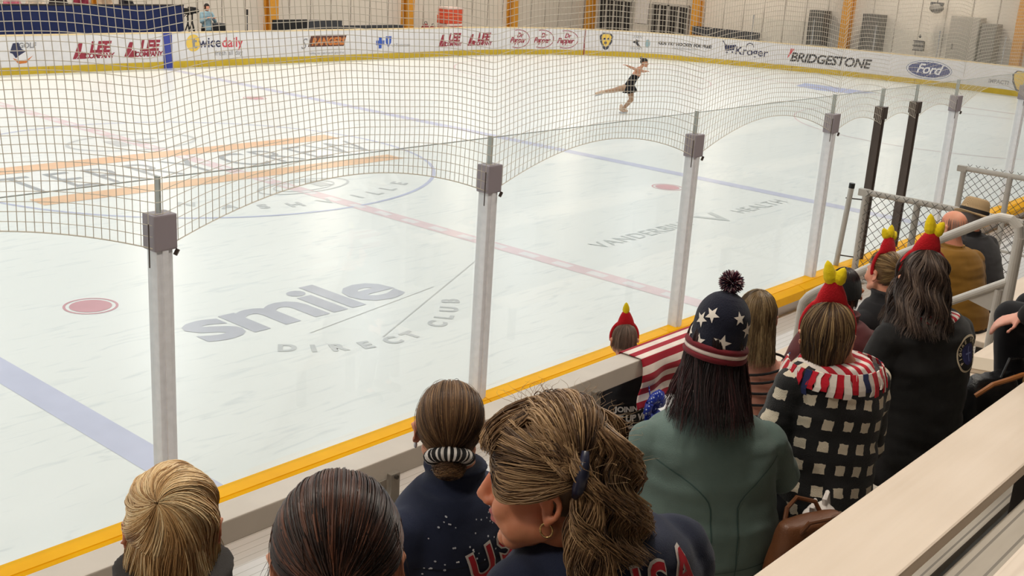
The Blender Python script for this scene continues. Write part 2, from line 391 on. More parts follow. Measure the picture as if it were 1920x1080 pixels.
ad('sponsor_sign', [(text_mesh('BRIDGESTONE', .50, .014, .22, .96), 36.86, .54, ablk, .006), (poly_mesh([[(-.12,-.2),(.14,.22),(-.02,.22)]]), 35.28, .66, ared, .009)], 'black italic capitals with a red wedge')
ad('sponsor_sign', [(poly_mesh([circ_loop(.88,0,0,48,.36)]), 40.75, .59, mat('ad_silver', (150,156,172), .4), .004), (poly_mesh([circ_loop(.84,0,0,48,.325)]), 40.75, .59, awhite, .006), (poly_mesh([circ_loop(.80,0,0,48,.29)]), 40.75, .59, fblue, .008), (text_mesh('Ford', .52, .008, .35, .92), 40.72, .60, awhite, .011)], 'blue oval with white script lettering')
ad('sponsor_sign', [(text_mesh('IMPACT?', .2, .006), 43.4, .44, agrey, .006), (poly_mesh([sc(pk,1.15)]), 44.2, .55, mat('ad_slate', (70,72,82), .5), .005), (poly_mesh([sc(pk,.95,.04)]), 44.2, .55, ayel, .007)], 'yellow guitar pick mark with grey lettering')
# far glass with thin posts
glassm = NT('clear_glass'); t = glassm.t
for nd in [x for x in t.nodes if x.type == 'BSDF_PRINCIPLED']: t.nodes.remove(nd)
tr = glassm.n('BsdfTransparent'); tr.inputs[0].default_value = (.965,.975,.972,1); gl = glassm.n('BsdfGlossy', i_Roughness=.03)
fr = glassm.n('Fresnel', i_IOR=1.45); mx_ = glassm.n('MixShader'); glassm.l(glassm.math('MULTIPLY', fr.outputs[0], .10), mx_.inputs[0]); glassm.l(tr.outputs[0], mx_.inputs[1]); glassm.l(gl.outputs[0], mx_.inputs[2])
glassm.l(mx_.outputs[0], t.nodes['Material Output'].inputs[0]); GLASS = glassm.m
edge = mat('glass_edge', (176,182,178), .3)
alu = mat('aluminium', (240,240,244), .4, metal=.0, var=.05, vscale=20)
alud = mat('post_grey', (150,150,156), .38, metal=.6)
k = 0
for s in [33.6+2.44*i for i in range(7)]:
    p, d, n = path_at(s); p = p-n*.06
    bm = B(); box(bm, -.02,.02,-.02,.02,0,1.0, .004); box(bm, -.028,.028,-.028,.028,.96,1.02,.004)
    o = obj('glass_post', bm, mat('far_post', (150,148,146), .5)); o.location = p+Vector((0,0,1.075)); o.rotation_euler = (0,0,atan2(d.y,d.x))
    setp(o, 'thin grey glass post standing on the white end boards', 'post', 'thin posts on the end boards')
    if True:
        p2, d2, n2 = path_at(s+2.44); a = p+d*.03; c = p2-n2*.06-d2*.03; dd = (c-a).normalized(); nn = Vector((dd.y,-dd.x,0))
        bm = B(); q = []
        for off in (-.006,.006):
            q.append([bm.verts.new(w+nn*off+Vector((0,0,z))) for w, z in ((a,1.08),(c,1.08),(c,2.0),(a,2.0))])
        bm.faces.new(q[0]); bm.faces.new(q[1][::-1])
        for j in range(4): bm.faces.new((q[0][j],q[0][(j+1)%4],q[1][(j+1)%4],q[1][j]))
        setp(obj('rink_glass', bm, GLASS), 'clear glass pane above the white end boards', 'glass pane', 'glass panes on the end boards')

# ---- near boards with yellow cap
nb_ = setp(empty('rink_boards', (-4,-.06,0)), 'near rink boards in front of the seats with a thick golden yellow cap rail', 'rink boards')
gold = mat('cap_golden', (255,184,0), .5, spec=.15, var=.06, vscale=5, bump=.03, bscale=30)
bm = B(); box(bm, -12,22,-.05,.06,0,.94, .0); obj('panel', bm, white, nb_)
bm = B()
prof = [(-.17,.895),(-.17,.985),(-.09,1.02),(-.085,1.013),(-.08,1.022),(.035,1.03),(.06,1.0),(.06,.895)]
xs_ = [-12+2.44*k-.12 for k in range(15)]
for x0, x1 in zip(xs_, xs_[1:]):
    A = [bm.verts.new((x0+.003,y,z)) for y, z in prof]; C = [bm.verts.new((x1-.003,y,z)) for y, z in prof]
    for j in range(len(prof)): bm.faces.new((A[j],A[(j+1)%len(prof)],C[(j+1)%len(prof)],C[j]))
    bm.faces.new(A[::-1]); bm.faces.new(C)
obj('cap_rail', bm, gold, nb_)
bm = B(); box(bm, -12,22,.06,.075,0,.2); obj('kick_strip', bm, yel, nb_)

# ---- near glass: posts and panes
PX = [-11.70,-9.05,-6.40,-3.72,-1.05,.16,1.13,2.42,5.05,7.7]
ords = ['first','second','third']
plab = ['metal glass post at the far left edge of the rink side','thick metal glass post behind the blond head at left','metal glass post right of the smile lettering, behind the braided bun','metal glass post rising just left of the star beanie','metal glass post between star beanie and first red comb headband',
        'dark bronze door post rising behind the near chain link panel','second dark bronze door post, right of its twin','metal glass post standing between the two chain link panels','metal glass post behind the far chain link panel','metal glass post beyond the far chain link panel']
capm = mat('post_cap', (160,150,156), .45, metal=.1); bronze = mat('door_bronze', (92,80,74), .35, metal=.6)
for i, x in enumerate(PX):
    dk = i in (5, 6)
    g = setp(empty('glass_post', (x,-.056,1.0)), plab[i], 'post')
    m = bronze if dk else alu; w = .034 if dk else .05
    bm = B(); box(bm,-w,w,-.05,.045,.0,1.76,.006); box(bm,-w*.35,w*.35,-.062,-.048,.0,1.72,.004); obj('upright', bm, m, g)
    bm = B(); box(bm,w-.002,w+.012,-.03,.03,.02,1.6,.003); obj('edge_strip', bm, mat('strip_light', (214,214,216), .35), g)
    bm = B(); box(bm,-w-.02,w+.022,-.066,.052,1.60 if not dk else 1.66,1.80,.01); obj('cap', bm, bronze if dk else capm, g)
    bm = B(); box(bm,-.006,.006,-.02,.02,1.78,2.0,.002); obj('seam_strip', bm, edge, g)
    if not dk:
        bm = B(); tube(bm,[(-w-.05,-.06,1.52),(-w-.05,-.06,1.76)],.004,6); obj('tie_cord', bm, bronze, g); bm = B(); tube(bm,[(w+.0,-.07,1.57),(w+.02,-.07,1.6)],.012,6); obj('net_hook', bm, bronze, g)
glab = ['left of the blond head','over the smile lettering','over the centre line','over the faint V lettering','between first plain post and bronze post','in the bronze door','right of the bronze door','behind the far chain link panel','beyond the far chain link panel']
for i, (a, c) in enumerate(zip(PX, PX[1:])):
    bm = B(); box(bm,a+.03,c-.03,-.064,-.050,1.01,2.985)
    o = obj('rink_glass', bm, [GLASS, edge]); setp(o, 'clear glass pane above the yellow rail '+glab[i], 'glass pane')
    bm = B(); box(bm,a+.03,c-.03,-.0635,-.0505,2.985,2.990); obj('pane_edge', bm, edge, o)

# ---- safety net hung from overhead, tied down at every post
def net():
    bm = B(); NX = PX[1:8]; c = .0435; x0, x1 = -11.9, 6.4; yN = -.10
    allx = [-11.70]+NX+[5.05,7.7]
    def bay(x):
        for a, d in zip(allx, allx[1:]):
            if a <= x <= d: return a, d
        return (allx[0]-2.65, allx[0]) if x < allx[0] else (allx[-1], allx[-1]+2.6)
    def bottom(x):
        a, d = bay(x); t = (x-a)/(d-a); L = (d-a)/2.65; return 2.60+.27*min(1,L)*(1-(2*t-1)**2)
    ZT = 5.6
    def dip(x, z):       # rows sag towards the ties, fading upward
        a, d = bay(x); t = (x-a)/(d-a); u = abs(2*t-1)
        L = min(1,(d-a)/2.65)
        return -.20*L*(u**2.2)*exp(-(max(0,z-2.7))/1.2)+.012*sin(x*1.9+z*3)+.006*sin(x*7.1)
    nx = int((x1-x0)/c); nz = int((ZT-2.87)/c)+1; r = .0024
    col = {}
    def P(i, j):
        x = x0+i*c; z = 2.885+j*c
        a, d = bay(x); t = (x-a)/(d-a)
        zz = z+dip(x, z); xx = x-.09*(z-2.885)+.03*sin(2*pi*t)*exp(-(z-2.8)/.6)
        return Vector((xx, yN+.02*sin(x*2.1)*min(1,(z-2.7)), zz))
    def seg(p, q, r):
        d = (q-p)
        if d.length < 1e-5: return
        a, b_ = frame_of(d); V = []
        for w in (p, q): V.append([bm.verts.new(w+(a*cos(k*2*pi/3)+b_*sin(k*2*pi/3))*r) for k in range(3)])
        for k in range(3): bm.faces.new((V[0][k],V[0][(k+1)%3],V[1][(k+1)%3],V[1][k]))
    # mesh rows are stretched between the scalloped hem and the straight upper net
    def Q(i, j):
        p = P(i, j); 
        if j < 6:                                   # first rows blend down to the hem
            h = bottom(x0+i*c); t = j/6; q6 = P(i, 6); return Vector((q6.x*t+(x0+i*c)*(1-t) if False else q6.x, p.y, h*(1-t)+q6.z*t))
        return p
    grid = [[Q(i,j) for j in range(nz)] for i in range(nx)]
    for i in range(nx):
        for j in range(nz):
            if i+1 < nx: seg(grid[i][j], grid[i+1][j], r*1.7 if j == 0 else r)
            if j+1 < nz: seg(grid[i][j], grid[i][j+1], r)
    me = bpy.data.meshes.new('safety_net'); bm.to_mesh(me); bm.free()
    return link('safety_net', me, mat('net_twine', (214,206,192), .8))
setp(net(), 'beige twine safety net hanging above the glass, scalloped between the posts', 'net')

# ---- hall: walls, ceiling, lamps
wallm = NT('wall_panel'); b = wallm.b; cw = wallm.coord('Object')
wv = wallm.n('TexNoise', i_Scale=.6, i_Detail=3); wallm.l(cw, wv.inputs[0])
wallm.l(wallm.mixc(wv.outputs[0], lin((224,216,204)), lin((234,226,214))), b.inputs['Base Color']); b.inputs['Roughness'].default_value = .7
def wall(name, x0, x1, y0, y1, z0, z1):
    bm = B(); box(bm,x0,x1,y0,y1,z0,z1); return setp(obj(name, bm, wallm.m), kind='structure')
wall('wall_far', -30,38.6,33.3,33.7,-.2,9); wall('wall_right', 38.3,38.7,-20,33.3,-.2,9)
bm = B(); box(bm,-30,38.7,-20,33.7,9,9.3); setp(obj('ceiling', bm, mat('ceiling_white', (214,210,204), .8)), kind='structure')
bm = B(); box(bm,-30,38.6,25.84,33.3,-.2,.0); box(bm,32.6,38.6,-20,25.84,-.2,0)
for_ = setp(obj('floor', bm, mat('rubber_floor', (78,76,74), .9, var=.15)), kind='structure')
bm = B()
for x in [-27+1.1*k for k in range(60)]: box(bm,x-.012,x+.012,33.27,33.31,0,9)
setp(obj('trim_1', bm, mat('wall_rib', (176,168,158), .7)), kind='structure')
bm = B()
for y in [-18+1.1*k for k in range(46)]: box(bm,38.27,38.31,y-.012,y+.012,0,9)
setp(obj('trim_2', bm, mat('wall_rib', (176,168,158), .7)), kind='structure')
ocol = mat('column_orange', (222,156,52), .5, var=.05)
cl = [(-5.5,'behind the navy drape far left'),(2.0,'behind the navy drape'),(9.5,'left of the camera crew'),(17.0,'above the twice coloured sign'),(24.6,'left of the red stacked chairs'),(31.8,'above the dark red script ovals')]
ncol = {17.0:'orange steel column on the far wall behind the row of dark benches', 24.6:'orange steel column on the far wall left of the red stacked chairs', 31.8:'orange steel column on the far wall above the dark red script ovals'}
for x, w in cl:
    bm = B(); box(bm,x-.2,x+.2,33.18,33.3,0,9,.0); box(bm,x-.06,x+.06,32.95,33.18,0,9); box(bm,x-.2,x+.2,32.85,32.95,0,9)
    o = obj('steel_column', bm, ocol); setp(o, ncol.get(x, 'orange steel column standing '+w), 'column')
for y, w in ((33.0,'in the far corner beside the first dark doorway'),(26.3,'on the end wall right of the second dark doorway'),(18.3,'on the end wall between the two dark grey cabinets'),(10.6,'on the end wall at the right edge')):
    bm = B(); box(bm,38.15,38.3,y-.2,y+.2,0,9); box(bm,37.95,38.15,y-.06,y+.06,0,9); box(bm,37.85,37.95,y-.2,y+.2,0,9)
    setp(obj('steel_column', bm, ocol), 'orange steel column '+w, 'column')
diffm = {}
def lamp(x, y, z, warm, power, lab, grp):
    g = setp(empty('ceiling_light', (x,y,z)), lab, 'ceiling light', grp)
    bm = B(); box(bm,-.65,.65,-.33,.33,.02,.12,.01); box(bm,-.02,.02,-.02,.02,.12,8.999-z); obj('housing', bm, mat('lamp_white', (220,220,220), .5), g)
    key = 'warm' if warm else 'cool'
    if key not in diffm:
        N = NT('lamp_'+key); N.b.inputs['Emission Color'].default_value = (1,.86,.66,1) if warm else (.93,.98,1,1); N.b.inputs['Emission Strength'].default_value = LAMP_EMIT*(1.6 if warm else 1); diffm[key] = N.m
    bm = B(); box(bm,-.6,.6,-.28,.28,0,.02); obj('diffuser', bm, diffm[key], g)
    L = bpy.data.lights.new('lamp_light', 'AREA'); L.shape = 'RECTANGLE'; L.size = 1.2; L.size_y = .56; L.energy = power; L.color = ((1,.93,.83) if y < 0 else (1,.87,.72)) if warm else (.91,.96,1.0)
    lo = bpy.data.objects.new('lamp_light', L); COL.objects.link(lo); lo.parent = g; lo.location = (0,0,-.02)
for x in (-14,-6.5,1,8.6,16,23.6,31):
    lamp(x,28.3,7,True,LAMP_P*1.6,'warm white ceiling light over the far walkway','far row of warm lights')
for x in (-18,-10.6,-3.4,3.8,11,18.2,25.4):
    lamp(x,20.3,7.6,False,LAMP_P,'cool white ceiling light over the far half of the ice','ice lights, far row')
    lamp(x,12.9,8.2,False,LAMP_P,'cool white ceiling light over the middle of the ice','ice lights, middle row')
    lamp(x,5.2,8.2,False,LAMP_P,'cool white ceiling light over the near half of the ice','ice lights, near row')
for y in (6,14.5,23):  # out-of-view lamps added to brighten the end wall
    lamp(35.4,y,7,True,LAMP_P*1.3,'added warm ceiling light to brighten the end wall','added warm fill lights for the end wall')
for x in (-14.5,-9.5,-4.5,.5,5.5):
    lamp(x,-3.0,7.2,True,LAMP_P*.8*STAND_K,'warm white ceiling light over the seats','warm lights over the seats')
# ================================================================== STANDS
wall('wall_left', -30.4,-30,-20,33.7,-.2,9)
plankm = NT('plank'); b = plankm.b; cp = plankm.coord('Object')
sp = plankm.n('SeparateXYZ'); plankm.l(cp, sp.inputs[0])
nz = plankm.n('TexNoise', i_Scale=3.0, i_Detail=6); mp = plankm.coord('Object', (.35,6,6)); plankm.l(mp, nz.inputs[0])
plankm.l(plankm.mixc(nz.outputs[0], lin((224,204,182)), lin((240,222,204))), b.inputs['Base Color']); b.inputs['Roughness'].default_value = .48; b.inputs['Metallic'].default_value = .0
sw = plankm.math('SINE', plankm.math('MULTIPLY', sp.outputs[1], 2*pi/.026))
bp = plankm.n('Bump', i_Strength=.10, i_Distance=.004); plankm.l(sw, bp.inputs['Height']); plankm.l(bp.outputs[0], b.inputs['Normal'])
footm = NT('foot_plank'); b = footm.b; cp = footm.coord('Object'); sp = footm.n('SeparateXYZ'); footm.l(cp, sp.inputs[0])
nz = footm.n('TexNoise', i_Scale=5, i_Detail=8); footm.l(footm.coord('Object', (.6,4,4)), nz.inputs[0])
gr = footm.math('GREATER_THAN', footm.math('FRACT', footm.math('MULTIPLY', sp.outputs[1], 1/.058)), .86)
c0 = footm.mixc(nz.outputs[0], lin((176,166,152)), lin((208,198,184)))
footm.l(footm.mixc(gr, c0, lin((140,132,122))), b.inputs['Base Color']); b.inputs['Roughness'].default_value = .6
deckm = NT('deck_plank'); b = deckm.b; cp = deckm.coord('Object'); sp = deckm.n('SeparateXYZ'); deckm.l(cp, sp.inputs[0])
nz = deckm.n('TexNoise', i_Scale=4, i_Detail=8); deckm.l(deckm.coord('Object', (.5,5,5)), nz.inputs[0])
gr = deckm.math('GREATER_THAN', deckm.math('FRACT', deckm.math('MULTIPLY', sp.outputs[1], 1/.062)), .92)
deckm.l(deckm.mixc(gr, deckm.mixc(nz.outputs[0], lin((216,214,213)), lin((232,230,229))), lin((186,184,178))), b.inputs['Base Color']); b.inputs['Roughness'].default_value = .6
bm = B(); box(bm,-20,22,-2.0,-.051,DECK-.05,DECK); setp(obj('floor', bm, deckm.m), kind='structure')
bm = B(); box(bm,-20,22,-19.9,-.3,-.25,-.2); setp(obj('floor', bm, mat('concrete', (120,116,110), .9, var=.1)), kind='structure')
bm = B(); box(bm,-30,38.7,-20.4,-20,-.2,9); setp(obj('wall_back', bm, mat('back_wall', (96,90,84), .8)), kind='structure')
steel = mat('bracket_steel', (150,142,132), .45, metal=.4, var=.05); dsteel = mat('dark_steel', (70,64,60), .5, metal=.3)
RY = [-2.36,-3.02,-3.68,-4.34,-4.99]; RZ = [1.52,1.94,2.36,2.78,3.2]
rn = ['lowest','second','third','fourth','topmost']
def plank_mesh(L, w, th):
    bm = B(); box(bm,-L/2,L/2,-w/2,w/2,-th,0,.008); return bm
who = ['behind the guard rail','under the person with crossed straps','under the teal jacket and the plaid jacket','with its wide empty stretch at the lower right','at the bottom right corner, only its edge in view']
for side, (x0, x1) in enumerate(((-14.5,-5.75),(-4.75,7.5))):
    for i, (y, z) in enumerate(zip(RY, RZ)):
        if side == 1 and i > 2: continue
        L = x1-x0; cx = (x0+x1)/2
        lab = ('long beige bleacher seat plank '+who[i]) if side == 0 else ['beige bleacher plank beyond the aisle rail, in front of the straw hat','beige bleacher plank beyond the aisle rail, under the mustard shirt','beige bleacher plank beyond the aisle rail, behind the mustard shirt'][i]
        g = setp(empty('bleacher_bench', (cx,y,z)), lab, 'bench')
        obj('seat', plank_mesh(L, .27, .045), plankm.m, g)
        nb = int(L/1.8)+1
        for k in range(nb):
            bx = -L/2+.25+k*(L-.5)/(nb-1)
            bm = B(); box(bm,bx-.025,bx+.025,-.11,.11,-.09,-.045,.004); box(bm,bx-.025,bx+.025,-.03,.03,-.52,-.09,.004); obj('leg', bm, dsteel, g)
        # foot plank for the row sitting above/behind this seat level
        g2 = setp(empty('footboard', (cx,y-.36,z-.10)), ('grey beige footboard plank '+['just behind the lowest seat plank','behind the second seat plank','in the dark gap behind the plaid jacket row','at the lower right behind the wide empty seat','behind the topmost seat plank'][i]) if side == 0 else 'footboard beyond the aisle rail '+['at the straw hat','at the mustard shirt','behind the mustard shirt'][i], 'footboard')
        obj('tread', plank_mesh(L, .40, .04), footm.m, g2)
        bm = B()
        for k in range(nb):
            bm = B(); bx = -L/2+.35+k*(L-.7)/(nb-1); box(bm,bx-.03,bx+.03,-.15,.15,-.10,-.04); box(bm,bx-.03,bx+.03,-.03,.03,-.10-max(0,z-.10-DECK-.1) if y>-2.4 else -.6,-.10); obj('support', bm, dsteel, g2)
# bench on the deck for the front row
for x0, x1, lab in ((-7.2,-5.9,'low beige bench on the deck between guard rail and yellow cap'),(-4.7,-.6,'low beige bench on the deck beyond the aisle')):
    g = setp(empty('bleacher_bench', ((x0+x1)/2,-1.30,1.12)), lab, 'bench'); L = x1-x0
    obj('seat', plank_mesh(L,.25,.045), plankm.m, g)
    for k in range(3):
        bx = -L/2+.15+k*(L-.3)/2; bm = B(); box(bm,bx-.025,bx+.025,-.03,.03,DECK-1.12,-.045,.004); obj('leg', bm, dsteel, g)
# front platform for the lowest row and its guard rail
g2 = setp(empty('footboard', (-10.1,-1.98,1.06)), 'grey footboard platform just behind the square guard rail', 'footboard')
obj('tread', plank_mesh(8.7,.44,.04), footm.m, g2)
for k in range(5):
    bm = B(); bx = -4+k*2; box(bm,bx-.03,bx+.03,-.05,.05,DECK-1.06,-.04); obj('support', bm, dsteel, g2)
gr_ = setp(empty('guard_rail', (-10,-1.665,DECK)), 'square beige guard rail beam running in front of the lowest seats', 'guard rail')
beamm = mat('beam_beige', (206,196,184), .45, var=.04, vscale=6)
bm = B(); box(bm,-3.0,3.78,-.075,.075,1.905-.115-DECK,1.905-DECK,.006); obj('beam', bm, beamm, gr_)
for x in (-2.2,-.0+1.13,2.75):
    bm = B(); box(bm,x-.03,x+.03,-.105,-.05,.02,1.825-DECK,.006); po = obj('post', bm, steel, gr_)
    bm = B(); tube(bm,[(x,-.104,1.808-DECK),(x,-.117,1.808-DECK)],.011,10); obj('bolt', bm, dsteel, po)
    bm = B(); box(bm,x-.14,x-.04,-.085,-.076,1.72-DECK,1.80-DECK,.003); obj('bracket', bm, steel, gr_)
# ---- aisle hand rail
pipe = mat('rail_pipe', (204,198,190), .4, metal=.25, var=.04, vscale=15)
hr = setp(empty('hand_rail', (-5.3,-2.6,1.3)), 'light grey pipe hand rail rising along the stair aisle in front of the mustard shirt', 'hand rail')
def HP(y, z): return (0,y+2.6,z-1.3)
def arc(c, r, a0, a1, n=7): return [(c[0]+r*cos(a0+(a1-a0)*i/n), c[1]+r*sin(a0+(a1-a0)*i/n)) for i in range(n+1)]
sl = atan2(.645,1)
top = [(-2.03,2.0),(-2.04,2.06),(-2.075,2.115)]+[(-2.14,2.17),(-2.6,2.50),(-3.16,2.865)]+[(-3.23,2.90),(-3.295,2.90),(-3.345,2.86),(-3.36,2.79)]
bm = B(); tube(bm,[HP(y,z) for y, z in top],.029,14); obj('top_rail', bm, pipe, hr)
bm = B(); tube(bm,[HP(-2.03,1.05),HP(-2.03,2.01)],.027,14); obj('post', bm, pipe, hr)
bm = B(); tube(bm,[HP(-3.36,1.70),HP(-3.36,2.80)],.032,14); obj('post', bm, pipe, hr)
bm = B(); tube(bm,[HP(-3.30,1.70),HP(-3.30,2.46)],.024,12); obj('post', bm, pipe, hr)
bm = B(); tube(bm,[HP(-2.06,1.68),HP(-3.34,2.52)],.025,12); obj('mid_rail', bm, pipe, hr)
bm = B()
v = [bm.verts.new(HP(y,z)) for y, z in ((-3.34,2.52),(-3.1,2.36),(-3.34,2.30))]; bm.faces.new(v)
r = bmesh.ops.extrude_face_region(bm, geom=bm.faces[:]); bmesh.ops.translate(bm, vec=(.01,0,0), verts=[x for x in r['geom'] if isinstance(x, bmesh.types.BMVert)])
obj('gusset_plate', bm, pipe, hr)
# aisle steps
for i in range(4):
    g = setp(empty('aisle_step', (-5.27,-2.15-.66*i,1.06+.42*i)), 'grey stair tread in the aisle by the pipe hand rail', 'step', 'aisle steps by the hand rail')
    obj('tread', plank_mesh(.86,.36,.05), footm.m, g); bm = B(); box(bm,-.4,.4,.1,.13,-.34,-.05); obj('riser', bm, dsteel, g)
# ---- chain link fences
galv = mat('fence_pipe', (186,180,172), .45, metal=.2, var=.06, vscale=12); wire = mat('fence_wire', (92,88,82), .5, metal=.3)
def fence(mx0, X, ys, y1, z0, z1, lab, over):
    g = setp(empty('chain_link_fence', (X,ys,DECK)), lab, 'fence')
    L = ys-y1
    def Q(y, z): return (0,y-ys,z-DECK)
    for y in (ys-.03, ys-.62, ys-1.25):
        if y < y1: continue
        bm = B(); tube(bm,[Q(y,DECK),Q(y,z1)],.036,12); obj('post', bm, galv, g)
    bm = B(); tube(bm,[Q(ys+.0,z1),Q(y1,z1)],.034,12); obj('top_rail', bm, galv, g)
    bm = B(); tube(bm,[Q(ys+.0,z0-.02),Q(y1,z0-.02)],.018,10); obj('bottom_rail', bm, galv, g)
    bm = B(); box(bm,-.036,.036,-.07,.05,z1-DECK-.045,z1-DECK+.035,.008); obj('corner_fitting', bm, galv, g)
    bm = B(); c = .105; H = z1+over-z0; n = int((L+H)/c)+1
    for k in range(-int(H/c)-1, int(L/c)+2):
        for sgn in (1,-1):
            a = k*c
            # line y' = a + t, z = t (or mirrored), clipped to the panel
            t0, t1 = 0, H
            if sgn == 1: lo, hi = max(0,-a), min(H, L-a); P = lambda t: (a+t, t)
            else: lo, hi = max(0, a+H-L), min(H, a+H); P = lambda t: (a+H-t, t)
            if hi-lo < .02: continue
            m_ = max(1,int((hi-lo)/c)); pts = []
            for i in range(m_*2+1):
                t = lo+(hi-lo)*i/(m_*2); y, z = P(t); pts.append((mx0+.004*sgn*(1 if i % 2 else -1), -y-.05, z0-DECK+z))
            tube(bm, pts, .0032, 4, cap=False)
    obj('wire_mesh', bm, wire, g)
    return g
fence(-.045, -.33, -.215, -1.95, .92, 1.905, 'near chain link panel behind the three red comb headbands', .03)
fence(.05, 2.62, -.215, -1.9, .92, 1.87, 'far chain link panel at the right edge above the straw hat', .055)
g = setp(empty('gate_pole', (-.38,-.04,1.03)), 'grey gate pole with black cap left of the near chain link panel', 'pole')
bm = B(); tube(bm,[(0,0,0),(0,-.05,.92)],.03,12); obj('pipe', bm, galv, g)
bm = B(); tube(bm,[(0,-.049,.90),(0,-.052,.955)],.033,12); obj('cap', bm, mat('black_plastic', (22,22,24), .4), g)
for z in (.12,.78):
    bm = B(); tube(bm,[(.0,0,z),(.03,-.2,z+.01)],.008,6); obj('hinge', bm, dsteel, g)

# ================================================================== FAR WALKWAY
navyc = mat('drape_navy', (36,48,96), .85, var=.1, vscale=3)
g = setp(empty('draped_barrier', (3,28,0)), 'long navy cloth draped barrier along the far walkway at left', 'barrier')
bm = B(); n = 90; prev = None
for i in range(n+1):
    x = -9.5+16.1*i/n; q = [bm.verts.new((x,.05*sin(i*.9)*(1-k/5)-.03*k*0,z)) for k, z in enumerate((0,.35,.7,1.05,1.4,1.68))]
    if prev:
        for k in range(5): bm.faces.new((prev[k],q[k],q[k+1],prev[k+1]))
    prev = q
r = bmesh.ops.extrude_face_region(bm, geom=bm.faces[:]); bmesh.ops.translate(bm, vec=(0,.04,0), verts=[v for v in r['geom'] if isinstance(v, bmesh.types.BMVert)])
obj('drape', bm, navyc, g)
bm = B(); box(bm,-9.5,6.6,-.02,.12,1.68,1.72,.005); obj('rail', bm, dsteel, g)
black = mat('black_matte', (26,26,28), .6); dgrey = mat('dark_grey', (66,68,72), .6)
for i, (x, w) in enumerate(((9.95,'right end of the navy drape'),(10.45,'camera operator in pale blue'))):
    g = setp(empty('camera_tripod', (x,28.3+.5*i,0)), 'black camera tripod standing beside the '+w, 'tripod')
    for a in range(3):
        bm = B(); th = a*2*pi/3+.3; tube(bm,[(0,0,1.1),(.38*cos(th),.38*sin(th),0)],.022,8); obj('leg', bm, black, g)
    bm = B(); tube(bm,[(0,0,1.0),(0,0,1.38)],.025,8); obj('column', bm, black, g)
    bm = B(); box(bm,-.08,.08,-.2,.14,1.38,1.58,.02); tube(bm,[(0,-.2,1.48),(0,-.34,1.48)],.055,12); obj('camera', bm, black, g)
    bm = B(); tube(bm,[(0,.1,1.36),(.05,.42,1.22)],.012,6); obj('pan_handle', bm, black, g)
g = setp(empty('equipment_case', (11.25,28.6,0)), 'small black equipment case behind the yellow dot logo', 'case')
bm = B(); box(bm,-.26,.26,-.22,.22,0,.98,.02); obj('body', bm, black, g); bm = B(); box(bm,-.27,.27,-.23,.23,.98,1.06,.02); obj('lid', bm, dgrey, g)
g = setp(empty('light_stand', (12.7,28.8,0)), 'thin dark stand left of the first orange column', 'stand')
bm = B(); tube(bm,[(0,0,.4),(0,0,1.35)],.018,8); obj('pole', bm, dgrey, g); bm = B(); tube(bm,[(0,0,1.3),(0,0,1.5)],.035,8); obj('head', bm, black, g)
for a in range(3):
    bm = B(); tube(bm,[(0,0,.5),(.3*cos(a*2.1),.3*sin(a*2.1),0)],.012,6); obj('leg', bm, dgrey, g)
def bench(x, y, L, rz, lab, h=1.06, m=None):
    g = setp(empty('player_bench', (x,y,0), rz), lab, 'bench')
    bm = B(); box(bm,-L/2,L/2,-.2,.2,.42,.47,.01); obj('seat', bm, m or dgrey, g)
    bm = B(); box(bm,-L/2,L/2,.18,.23,.5,h,.01); obj('backrest', bm, m or dgrey, g)
    for k in (-1,0,1):
        bm = B(); box(bm,k*L*.45-.03,k*L*.45+.03,-.18,.2,0,.42,.006); obj('leg', bm, black, g)
bench(14.9,29.0,1.6,0,'black high backed bench right of the first orange column',1.1,black)
bench(16.6,29.0,1.6,0,'dark grey bench above the orange block letters',1.08)
bench(19.4,29.6,3.6,0,'low dark bench left of the second orange column',.80)
bench(37.4,24.3,3.8,-pi/2,'low dark bench along the end wall above the rounded navy lettering',.92)
redp = mat('crate_red', (226,88,58), .5, var=.1); pinkw = mat('crate_white', (236,214,206), .5)
for k in range(4):
    g = setp(empty('plastic_crate', (25.2+.04*(k%2),31,.36*k)), ['lowest','second lowest','second highest','topmost'][k]+' red crate in the stack between two orange columns', 'crate')
    bm = B(); box(bm,-.5,.5,-.3,.3,.0,.25,.02); obj('body', bm, redp, g); bm = B(); box(bm,-.5,.5,-.31,.31,.25,.35,.02); obj('rim', bm, pinkw if k % 2 else mat('crate_orange', (238,120,84), .5), g)
for x, h in ((23.7,.72),(24.15,.62)):
    g = setp(empty('duffel_bag', (x,31,0)), ('tall' if h > .7 else 'short')+' maroon bag standing left of the red crates', 'bag')
    bm = B(); ell(bm,(0,0,h*.5),(.22,.2,h*.5)); obj('body', bm, mat('bag_maroon', (132,54,58), .7), g, True)
    bm = B(); tube(bm,[(-.1,-.02,h*.95),(-.05,-.02,h+.08),(.05,-.02,h+.08),(.1,-.02,h*.95)],.015,6); obj('handle', bm, black, g)
